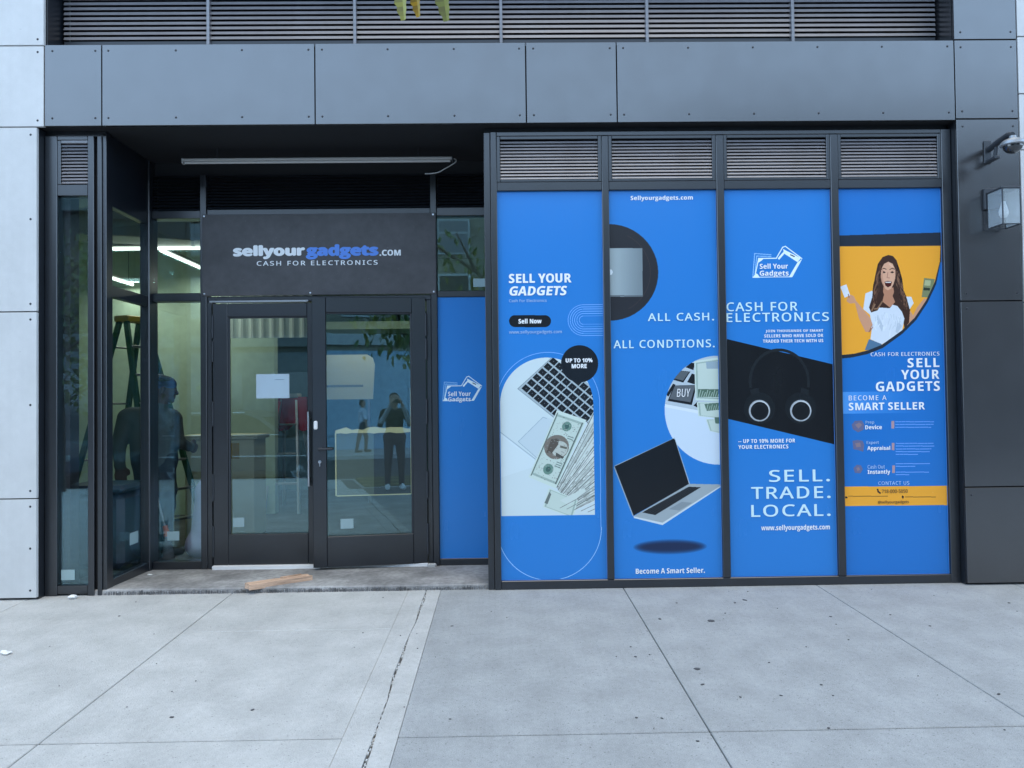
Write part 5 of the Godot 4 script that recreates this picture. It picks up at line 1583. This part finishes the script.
func make_worker():
	var t = thing("person", "worker in grey jacket, dark trousers and cap, standing behind the glass", "person", Vector3(-3.36, 0.017, -1.42))
	var J = Color(0.062, 0.078, 0.068); var T = Color(0.012, 0.013, 0.016); var N = Color(0.012, 0.022, 0.045); var S = Color(0.075, 0.040, 0.028); var B = Color(0.02, 0.02, 0.022)
	var bones = [
		# torso, leaning a little forward (to the right)
		[Vector3(0.02, 0.97, 0.0), Vector3(0.03, 1.12, 0.0), 0.155, 0.165, J],
		[Vector3(-0.07, 1.00, 0.03), Vector3(-0.06, 1.30, 0.05), 0.12, 0.13, J],
		[Vector3(0.10, 1.00, -0.04), Vector3(0.10, 1.28, -0.05), 0.11, 0.12, J],
		[Vector3(-0.15, 1.345, 0.08), Vector3(0.14, 1.33, -0.08), 0.095, 0.09, J],
		[Vector3(0.03, 1.36, 0.0), Vector3(0.07, 1.46, -0.01), 0.085, 0.062, J],
		# far-side arm hanging, near-side arm bent forward
		[Vector3(-0.20, 1.34, 0.10), Vector3(-0.265, 1.09, 0.12), 0.082, 0.064, J],
		[Vector3(-0.265, 1.09, 0.12), Vector3(-0.24, 0.90, 0.15), 0.062, 0.048, J],
		[Vector3(0.17, 1.31, -0.08), Vector3(0.235, 1.10, -0.02), 0.080, 0.062, J],
		[Vector3(0.235, 1.10, -0.02), Vector3(0.26, 1.04, -0.22), 0.060, 0.046, J],
		# hips and legs
		[Vector3(-0.04, 0.93, 0.03), Vector3(0.09, 0.93, -0.04), 0.135, 0.13, T],
		[Vector3(-0.05, 0.90, 0.06), Vector3(-0.035, 0.64, 0.07), 0.105, 0.088, T],
		[Vector3(0.09, 0.90, -0.05), Vector3(0.12, 0.64, -0.04), 0.105, 0.088, T],
		[Vector3(-0.035, 0.64, 0.07), Vector3(-0.03, 0.49, 0.07), 0.086, 0.076, N],
		[Vector3(0.12, 0.64, -0.04), Vector3(0.12, 0.49, -0.03), 0.086, 0.076, N],
		[Vector3(-0.03, 0.49, 0.07), Vector3(-0.05, 0.10, 0.08), 0.076, 0.062, N],
		[Vector3(0.12, 0.49, -0.03), Vector3(0.09, 0.10, -0.05), 0.076, 0.062, N],
		# shoes pointing right
		[Vector3(-0.07, 0.045, 0.08), Vector3(0.10, 0.035, 0.07), 0.044, 0.035, B],
		[Vector3(0.07, 0.045, -0.05), Vector3(0.24, 0.035, -0.07), 0.044, 0.035, B],
		# neck
		[Vector3(0.06, 1.42, -0.005), Vector3(0.095, 1.53, -0.01), 0.058, 0.054, S]]
	hand(bones, Vector3(-0.24, 0.89, 0.15), Vector3(0.08, -1, 0.05), Vector3(0.8, 0, -0.5), Vector3(0.4, 0, 0.4), S)
	hand(bones, Vector3(0.26, 1.04, -0.225), Vector3(0.1, -0.2, -1), Vector3(0.3, 0.9, 0), Vector3(-0.6, 0, 0), S)
	put("body", body(bones, 0.011, 0.035), mats.skin_and_cloth, t)
	# head on a finer grid, face turned right and a little away
	var hc = Vector3(0.115, 1.60, -0.01)
	var fd = Vector3(0.93, -0.12, -0.36).normalized()
	var sd = fd.cross(Vector3.UP).normalized()
	var up = sd.cross(fd)
	var H = func(f, u, s): return hc + fd * f + up * u + sd * s
	var hb = [
		[H.call(-0.02, 0.03, 0), H.call(0.02, 0.03, 0), 0.083, 0.080, S], [H.call(0.03, -0.01, 0), H.call(0.045, -0.06, 0), 0.066, 0.050, S],
		[H.call(0.06, -0.09, 0), H.call(0.075, -0.095, 0), 0.030, 0.022, S], [H.call(-0.01, -0.05, 0), H.call(-0.02, -0.11, 0), 0.058, 0.055, S],
		[H.call(0.088, 0.018, 0), H.call(0.110, -0.018, 0), 0.012, 0.015, S], [H.call(0.108, -0.02, 0.008), H.call(0.108, -0.02, -0.008), 0.011, 0.011, S],
		[H.call(0.088, -0.050, 0.014), H.call(0.088, -0.050, -0.014), 0.013, 0.013, Color(0.07, 0.025, 0.022)], [H.call(0.086, -0.064, 0.012), H.call(0.086, -0.064, -0.012), 0.013, 0.013, Color(0.07, 0.025, 0.022)],
		[H.call(0.078, 0.032, 0.035), H.call(0.078, 0.032, -0.035), 0.014, 0.014, S]]
	for s in [-1.0, 1.0]:
		hb.append([H.call(-0.012, 0.015, s * 0.080), H.call(-0.020, -0.030, s * 0.078), 0.016, 0.012, S])
		hb.append([H.call(0.080, 0.014, s * 0.032), H.call(0.081, 0.014, s * 0.032), 0.011, 0.011, Color(0.25, 0.24, 0.22)])
		hb.append([H.call(0.089, 0.014, s * 0.032), H.call(0.090, 0.014, s * 0.032), 0.0055, 0.0055, Color(0.01, 0.008, 0.007)])
	put("head", body(hb, 0.005, 0.014), mats.skin_and_cloth, t)
	var C1 = Color(0.014, 0.018, 0.028); var C2 = Color(0.03, 0.055, 0.15)
	var cap = [[H.call(-0.025, 0.062, 0), H.call(0.015, 0.058, 0), 0.082, 0.078, C1], [H.call(-0.06, 0.03, 0.02), H.call(-0.06, 0.03, -0.02), 0.052, 0.052, C1], [H.call(0.045, 0.058, 0.03), H.call(0.045, 0.058, -0.03), 0.052, 0.052, C2], [H.call(0.02, 0.055, 0.06), H.call(-0.05, 0.045, 0.06), 0.034, 0.034, C2]]
	put("cap", body(cap, 0.007, 0.02), mats.skin_and_cloth, t)

# ------------------------------------------------------------------ the street behind, seen as reflections
func make_street():
	make_photographer()
	make_tree()
	small_tree(Vector3(-8.5, -0.17, 8.8), "leafy street tree by the kerb, mirrored dark in the narrow left window")
	car(Vector3(-5.9, -0.34, 10.55), lin(0.05, 0.055, 0.06), "dark grey parked car at the kerb, mirrored in the closed door")
	car(Vector3(-11.2, -0.34, 10.6), lin(0.02, 0.03, 0.06), "dark blue parked car at the kerb, mirrored in the narrow left window")
	car(Vector3(5.6, -0.34, 10.6), lin(0.03, 0.03, 0.032), "black parked car at the kerb on the lantern side")
	opposite(-26.0, -5.2, 8.6, lin(0.07, 0.065, 0.055), "blackish brick building across the street with dark shopfronts", 1)
	opposite(-5.1, 6.4, 9.6, lin(0.21, 0.19, 0.14), "olive brown building across the street with pale blue ground floor", 2)
	opposite(6.5, 26.0, 10.9, lin(0.12, 0.10, 0.08), "brown brick building across the street on the right", 3)
	pedestrian(Vector3(0.6, -0.2, 18.4), "pedestrian in pale blue shirt on the far pavement")

func opposite(x0, x1, h, col, label, kind):
	var bld = thing("facing_building", label, "building", Vector3(x0, -0.2, 20.2), 0.0, "buildings across the street")
	var w = x1 - x0
	var m = textured("facing_wall_%d" % kind, grain_image(128, 90 + kind, col, 0.08, 0.12, 0.0, 20, 0.8), 0.6, 0.85, 0.3)
	var trim = mat("facing_trim_%d" % kind, [lin(0.12, 0.12, 0.11), lin(0.36, 0.37, 0.35), lin(0.14, 0.13, 0.12)][kind - 1], 0.7)
	bx("wall", 0, 0, 0, w, h, 9.0, m, bld, 0.02)
	bx("cornice", -0.02, h - 0.35, -0.28, w + 0.02, h + 0.1, -0.002, trim, bld, 0.03)
	var ground = mat("facing_shop_%d" % kind, [lin(0.10, 0.11, 0.11), lin(0.26, 0.38, 0.47), lin(0.14, 0.13, 0.12)][kind - 1], 0.6)
	bx("shopfront", 0.3, 0.0, -0.06, w - 0.3, 3.5, -0.002, ground, bld, 0.01)
	bx("band", 0.0, 3.7, -0.12, w, 4.1, -0.002, trim, bld, 0.01)
	var gl = mat("facing_glass_%d" % kind, lin(0.03, 0.035, 0.04), 0.08, 0.0, 0.8)
	var n = int(w / 2.3)
	for f in 2:
		for k in n:
			var x = (k + 0.5) * w / n
			var win = holder("window", bld)
			bx("frame", x - 0.6, 4.7 + f * 2.3, -0.05, x + 0.6, 6.3 + f * 2.3 - (0.3 if f == 1 else 0.0), -0.002, trim, win, 0.01)
			bx("glass", x - 0.52, 4.78 + f * 2.3, -0.06, x + 0.52, 6.22 + f * 2.3 - (0.3 if f == 1 else 0.0), -0.0505, gl, win, 0.0)
			bx("sash", x - 0.52, 5.45 + f * 2.3, -0.075, x + 0.52, 5.52 + f * 2.3, -0.0605, trim, win, 0.0)
	for k in int(w / 3.4):
		bx("shop_window", 0.7 + k * 3.4, 0.5, -0.09, 3.4 + k * 3.4 - 0.3, 2.8, -0.062, gl if kind != 2 else ground, bld, 0.01)

func car(at: Vector3, col, label):
	var t = thing("parked_car", label, "car", at, 0.0, "cars parked along the kerb")
	var paint = mat("car_paint_%d" % int(at.x * 10.0 + 500), col, 0.25, 0.2)
	paint.clearcoat_enabled = true
	paint.clearcoat = 0.8
	var side = PackedVector2Array([Vector2(-2.25, 0.42), Vector2(-2.22, 0.82), Vector2(-2.05, 1.0), Vector2(-1.0, 1.06), Vector2(0.0, 1.08), Vector2(1.0, 1.04), Vector2(1.9, 0.90), Vector2(2.2, 0.72), Vector2(2.25, 0.42), Vector2(1.85, 0.30), Vector2(-1.85, 0.30)])
	var b = Mb.new()
	b.prism(side, Vector3(0, 0, -0.9), Vector3(1, 0, 0), Vector3(0, 1, 0), Vector3(0, 0, 1), 1.8)
	put("body", b.mesh(), paint, t)
	b = Mb.new()
	b.prism(PackedVector2Array([Vector2(-1.95, 1.05), Vector2(-1.45, 1.58), Vector2(-0.9, 1.66), Vector2(0.1, 1.64), Vector2(0.45, 1.52), Vector2(1.05, 1.06)]), Vector3(0, 0, -0.76), Vector3(1, 0, 0), Vector3(0, 1, 0), Vector3(0, 0, 1), 1.52)
	put("cabin", b.mesh(), paint, t)
	var gl = mats.get("car_glass", null)
	if gl == null: gl = mat("car_glass", lin(0.02, 0.025, 0.028), 0.05, 0.0, 0.9)
	for s in [-1.0, 1.0]:
		for q in [[Vector2(-1.72, 1.10), Vector2(-1.36, 1.52), Vector2(-0.62, 1.58), Vector2(-0.62, 1.12)], [Vector2(-0.54, 1.12), Vector2(-0.54, 1.58), Vector2(0.08, 1.57), Vector2(0.38, 1.47), Vector2(0.86, 1.11)]]:
			b = Mb.new()
			b.prism(PackedVector2Array(q), Vector3(0, 0, 0.7605 * s if s > 0 else -0.7705), Vector3(1, 0, 0), Vector3(0, 1, 0), Vector3(0, 0, 1), 0.01)
			put("side_window", b.mesh(), gl, t)
		for x in [-1.38, 1.38]:
			var wh = holder("wheel", t, Vector3(x, 0.33, 0.78 * s))
			b = Mb.new()
			b.lathe([Vector2(0.0, -0.10), Vector2(0.30, -0.10), Vector2(0.33, -0.07), Vector2(0.33, 0.09), Vector2(0.30, 0.125), Vector2(0.22, 0.125)], Vector3.ZERO, Vector3(0, 0, s), 22)
			put("tyre", b.mesh(), mats.fixture_dark, wh)
			b = Mb.new()
			b.lathe([Vector2(0.22, 0.126), Vector2(0.20, 0.10), Vector2(0.06, 0.125), Vector2(0.0, 0.13)], Vector3.ZERO, Vector3(0, 0, s), 22)
			put("rim", b.mesh(), mats.dull_steel, wh)
		for tr in [[-1.74, 1.095, 0.89, 1.115], [-1.38, 1.60, 0.12, 1.625]]:
			bx("window_trim", tr[0], tr[1], 0.77 * s, tr[2], tr[3], 0.80 * s, mats.steel, t, 0.004)
		bx("door_trim", -1.9, 0.62, 0.901 * s, 1.9, 0.645, 0.908 * s, mats.steel, t, 0.002)
		bx("headlight", 2.08, 0.66, 0.55 * s, 2.235, 0.78, 0.85 * s, mats.label_white, t, 0.02)
	for e in [[-1.97, 1.08, -1.47, 1.56], [1.03, 1.09, 0.47, 1.50]]:
		b = Mb.new()
		var o = -0.012 if e[0] < 0 else 0.012
		b.quad(Vector3(e[0] + o, e[1], -0.68), Vector3(e[0] + o, e[1], 0.68), Vector3(e[2] + o, e[3], 0.66), Vector3(e[2] + o, e[3], -0.66), Vector3(o, 0.01, 0))
		put("windscreen", b.mesh(), gl, t)

func make_photographer():
	var g = -0.02 * 6.5
	var t = thing("person", "photographer in black with white shoes and raised arms, mirrored in the ajar door", "person", Vector3(0.05, g, 6.55))
	var K = Color(0.012, 0.012, 0.014); var T = Color(0.010, 0.010, 0.012); var S = Color(0.32, 0.21, 0.16); var W = Color(0.70, 0.70, 0.68); var A = Color(0.30, 0.33, 0.36); var Hc = Color(0.02, 0.015, 0.012)
	var bones = [[Vector3(0, 0.98, 0), Vector3(0, 1.30, 0), 0.15, 0.165, K], [Vector3(-0.16, 1.40, 0), Vector3(0.16, 1.40, 0), 0.085, 0.085, K], [Vector3(-0.08, 0.96, 0), Vector3(0.08, 0.96, 0), 0.13, 0.13, K],
		[Vector3(0, 1.42, 0), Vector3(0, 1.53, -0.02), 0.06, 0.055, S], [Vector3(0, 1.62, -0.01), Vector3(0, 1.66, 0.0), 0.088, 0.09, S], [Vector3(0, 1.57, -0.045), Vector3(0, 1.545, -0.055), 0.05, 0.04, S], [Vector3(0, 1.60, -0.095), Vector3(0, 1.585, -0.108), 0.012, 0.014, S],
		[Vector3(0, 1.69, 0.02), Vector3(0, 1.64, 0.05), 0.088, 0.075, Hc]]
	for s in [-1.0, 1.0]:
		bones += [[Vector3(s * 0.20, 1.40, 0), Vector3(s * 0.27, 1.20, -0.12), 0.065, 0.05, K], [Vector3(s * 0.27, 1.20, -0.12), Vector3(s * 0.12, 1.52, -0.27), 0.047, 0.034, A],
			[Vector3(s * 0.10, 0.93, 0), Vector3(s * 0.12, 0.50, -0.01), 0.10, 0.07, T], [Vector3(s * 0.12, 0.50, -0.01), Vector3(s * 0.13, 0.10, 0.02), 0.068, 0.05, T], [Vector3(s * 0.13, 0.045, 0.04), Vector3(s * 0.15, 0.04, -0.14), 0.045, 0.038, W]]
		hand(bones, Vector3(s * 0.115, 1.53, -0.275), Vector3(-s * 0.35, 0.85, -0.35), Vector3(0, 0.3, 1) * 1.0, Vector3(-s, 0, -0.2), S)
	put("body", body(bones, 0.014, 0.03), mats.skin_and_cloth, t)
	var ph = thing("phone", "dark phone held up in the photographer's hands", "phone", Vector3(0.05, g + 1.62, 6.225))
	bx("case", -0.075, -0.037, 0.0, 0.075, 0.037, 0.008, mats.fixture_dark, ph, 0.003)
	bx("screen", -0.07, -0.033, 0.0085, 0.07, 0.033, 0.0092, mats.gap, ph, 0.0)

func pedestrian(at: Vector3, label):
	var t = thing("person", label, "person", at)
	var A = Color(0.45, 0.52, 0.60); var T = Color(0.03, 0.035, 0.05); var S = Color(0.30, 0.19, 0.14); var Hc = Color(0.02, 0.015, 0.012)
	var bones = [[Vector3(0, 1.0, 0), Vector3(0, 1.30, 0), 0.14, 0.155, A], [Vector3(0, 1.38, -0.14), Vector3(0, 1.38, 0.14), 0.08, 0.08, A], [Vector3(0, 1.42, 0), Vector3(0.02, 1.53, 0), 0.055, 0.052, S], [Vector3(0.01, 1.62, 0), Vector3(0.01, 1.65, 0), 0.088, 0.09, S], [Vector3(-0.02, 1.67, 0), Vector3(-0.04, 1.62, 0), 0.088, 0.07, Hc], [Vector3(0.10, 1.60, 0), Vector3(0.105, 1.59, 0), 0.014, 0.014, S]]
	for s in [-1.0, 1.0]:
		bones += [[Vector3(0, 1.38, s * 0.19), Vector3(-s * 0.08, 1.12, s * 0.22), 0.06, 0.048, A], [Vector3(-s * 0.08, 1.12, s * 0.22), Vector3(0.06 - s * 0.05, 0.90, s * 0.22), 0.045, 0.034, S], [Vector3(0, 0.93, s * 0.09), Vector3(s * 0.13, 0.50, s * 0.09), 0.10, 0.07, T], [Vector3(s * 0.13, 0.50, s * 0.09), Vector3(s * 0.16 - 0.05, 0.09, s * 0.09), 0.066, 0.048, T], [Vector3(s * 0.16 - 0.07, 0.045, s * 0.09), Vector3(s * 0.16 + 0.11, 0.04, s * 0.09), 0.042, 0.036, Hc]]
		hand(bones, Vector3(0.06 - s * 0.05, 0.89, s * 0.22), Vector3(0.1, -1, 0), Vector3(1, 0, 0), Vector3(0, 0, -s), S)
	put("body", body(bones, 0.016, 0.03), mats.skin_and_cloth, t)

func leaf_shape(b: Mb, at: Vector3, along: Vector3, side: Vector3, l: float, w: float, blunt := 0.0, mottle := 0.0):
	# a pointed blade folded along its midrib with toothed edges
	along = along.normalized()
	var nn = along.cross(side).normalized()
	side = nn.cross(along).normalized()
	var prev = null
	var rows = 17 if mottle > 0.0 else 9
	for k in rows:
		var u = k / (rows - 1.0)
		var hw = w * pow(sin(PI * minf(u * (0.93 - 0.24 * blunt) + 0.05, 1.0)), 0.8) * (1.0 + (0.16 if k % 2 == 0 else -0.1))
		var mid = at + along * l * u - nn * 0.12 * l * u * u
		var row = [mid - side * hw + nn * hw * 0.35, mid, mid + side * hw + nn * hw * 0.35]
		if prev != null:
			var c0 = b.col
			if mottle > 0.0: b.col = c0.lerp(Color(0.10, 0.075, 0.03), mottle * (0.5 + 0.5 * sin(k * 2.3)))
			b.quad(prev[0], prev[1], row[1], row[0], nn)
			if mottle > 0.0: b.col = c0.lerp(Color(0.34, 0.33, 0.08), mottle * (0.5 + 0.5 * sin(k * 3.1 + 1.0)))
			b.quad(prev[1], prev[2], row[2], row[1], nn)
			b.col = c0
		prev = row

func small_tree(base: Vector3, label):
	var t = thing("street_tree", label, "tree", base, 0.0, "street trees along the kerb")
	var bark = mat("dark_bark", lin(0.06, 0.05, 0.04), 0.9)
	var b = Mb.new()
	b.tube([Vector3(0, -0.1, 0), Vector3(0.03, 1.2, 0), Vector3(-0.04, 2.6, 0.03), Vector3(0.05, 4.2, 0.0), Vector3(0.0, 5.2, 0.0)], [0.12, 0.09, 0.075, 0.04, 0.01], 10)
	put("trunk", b.mesh(), bark, t)
	var r = RandomNumberGenerator.new()
	r.seed = 23
	var crown = Mb.new()
	for k in 12:
		var g = k * 2.4
		var tip = Vector3(cos(g) * r.randf_range(0.6, 1.2), r.randf_range(2.1, 4.6), sin(g) * r.randf_range(0.6, 1.1))
		var b2 = Mb.new()
		b2.tube([Vector3(0, tip.y - 0.5, 0), tip * Vector3(0.5, 1, 0.5) + Vector3(0, -0.15, 0), tip], [0.03, 0.018, 0.006], 6)
		put("branch", b2.mesh(), bark, t)
		for j in 90:
			var p = tip * Vector3(r.randf_range(0.4, 1.0), 1.0, r.randf_range(0.4, 1.0)) + Vector3(r.randfn(0, 0.28), r.randfn(0, 0.3), r.randfn(0, 0.28))
			crown.col = Color(0.035, 0.07, 0.018).lerp(Color(0.10, 0.12, 0.03), r.randf())
			leaf_shape(crown, p, Vector3(r.randfn(0, 0.6), -1.0, r.randfn(0, 0.6)), Vector3(r.randf_range(-1, 1), 0.1, r.randf_range(-1, 1)), r.randf_range(0.10, 0.16), r.randf_range(0.03, 0.045))
	var lm = mat("dark_leaf", Color.WHITE, 0.5)
	lm.vertex_color_use_as_albedo = true
	put("crown", crown.mesh(), lm, t)

func make_tree():
	var base = Vector3(0.80, -0.17, 8.45)
	var t = thing("street_tree", "street tree at the kerb, its drooping leaves hanging into the picture's top edge", "tree", base, 0.0, "street trees along the kerb")
	var bark = textured("bark", grain_image(256, 99, lin(0.10, 0.085, 0.07), 0.2, 0.3, 0.3, 300, 0.5), 1.5, 0.9, 0.2)
	var b = Mb.new()
	b.tube([Vector3(0, -0.1, 0), Vector3(0.01, 0.5, 0), Vector3(0.02, 1.8, 0.05), Vector3(-0.05, 2.8, 0.1), Vector3(-0.5, 3.6, 0.1), Vector3(-1.3, 4.4, 0.1), Vector3(-1.7, 5.2, 0.0)], [0.14, 0.105, 0.095, 0.085, 0.06, 0.04, 0.015], 12)
	put("trunk", b.mesh(), bark, t)
	var limbs = [[Vector3(-0.3, 3.2, 0.1), Vector3(-0.7, 3.8, -1.4), Vector3(-0.95, 3.8, -3.2), Vector3(-1.06, 3.42, -5.25)], [Vector3(-0.5, 3.6, 0.1), Vector3(0.2, 4.6, -0.2), Vector3(1.2, 5.0, -0.5)], [Vector3(-1.3, 4.4, 0.1), Vector3(-2.2, 5.0, 0.3), Vector3(-3.0, 5.2, 0.2)], [Vector3(-0.05, 2.8, 0.1), Vector3(-0.5, 3.2, -0.4), Vector3(-0.75, 3.05, -0.8)], [Vector3(-0.02, 2.6, 0.1), Vector3(-0.1, 3.1, -0.6), Vector3(-0.2, 2.95, -1.1)], [Vector3(-0.9, 4.0, 0.1), Vector3(-0.9, 4.8, 1.0), Vector3(-0.7, 5.0, 1.8)]]
	var r = RandomNumberGenerator.new()
	r.seed = 17
	var crown = Mb.new()
	for q in limbs:
		b = Mb.new()
		var rad = []
		for k in q.size(): rad.append(lerpf(0.045, 0.006, k / (q.size() - 1.0)))
		b.tube(q, rad, 8)
		put("branch", b.mesh(), bark, t)
		for k in 120:
			var u = r.randf_range(0.35, 1.0)
			var f = u * (q.size() - 1)
			var i = mini(int(f), q.size() - 2)
			var p = q[i].lerp(q[i + 1], f - i)
			var spread = 0.75
			if q == limbs[0]:
				if p.z < -2.6: continue
				spread = 0.5
			p += Vector3(r.randfn(0, 0.5), r.randfn(0, 0.4), r.randfn(0, 0.5)) * spread
			var hue = r.randf()
			crown.col = Color(0.07, 0.13, 0.025).lerp(Color(0.22, 0.20, 0.03), hue * hue)
			leaf_shape(crown, p, Vector3(r.randfn(0, 0.5), -1.0, r.randfn(0, 0.5)), Vector3(r.randf_range(-1, 1), 0.1, r.randf_range(-1, 1)), r.randf_range(0.12, 0.19), r.randf_range(0.035, 0.05))
	var lm = mat("leaf_green", Color.WHITE, 0.55)
	lm.vertex_color_use_as_albedo = true
	lm.backlight_enabled = true
	lm.backlight = Color(0.35, 0.38, 0.12)
	put("crown", crown.mesh(), lm, t)
	# the leaves that droop into the top of the view
	for e in [[Vector3(-0.365, 3.245, 3.08), Vector3(-0.06, -1, 0.0), 0.268, 0.036, Color(0.30, 0.29, 0.05), 0.75], [Vector3(-0.318, 3.225, 3.06), Vector3(-0.02, -1, 0.04), 0.232, 0.030, Color(0.55, 0.33, 0.03), 0.9], [Vector3(-0.222, 3.255, 3.10), Vector3(0.04, -1, 0.0), 0.292, 0.036, Color(0.21, 0.22, 0.05), 0.6]]:
		b = Mb.new()
		b.col = e[4]
		leaf_shape(b, e[0] - base, e[1], Vector3(1, 0, e[5]), e[2], e[3], 0.25, 0.6)
		put("leaf", b.mesh(), lm, t)
	b = Mb.new()
	b.tube([Vector3(-0.26, 3.25, 3.20) - base, Vector3(-0.33, 3.255, 3.08) - base], [0.006, 0.003], 6)
	b.tube([Vector3(-0.26, 3.25, 3.20) - base, Vector3(-0.222, 3.26, 3.10) - base], [0.006, 0.003], 6)
	put("twig", b.mesh(), bark, t)
	# soil and ground cover in the tree pit
	b = Mb.new()
	b.box(Vector3(-0.44, -0.30, 7.25), Vector3(0.91, -0.135, 9.2), 0.03)
	var soil = textured("pit_soil", grain_image(128, 101, lin(0.11, 0.10, 0.05), 0.3, 0.3, 0.0, 200, 0.5), 1.5, 0.95, 0.2)
	var so = structure("tree_pit_soil", b.mesh(), soil)

# the drawing grid of the posters on the shopfront sheets
const LAY := [0.0078751348, -9.23958089e-05, -3.90675371, -0.000122928313, -0.00783355547, 4.67911363, -1.89837811e-05, 2.74927083e-05]
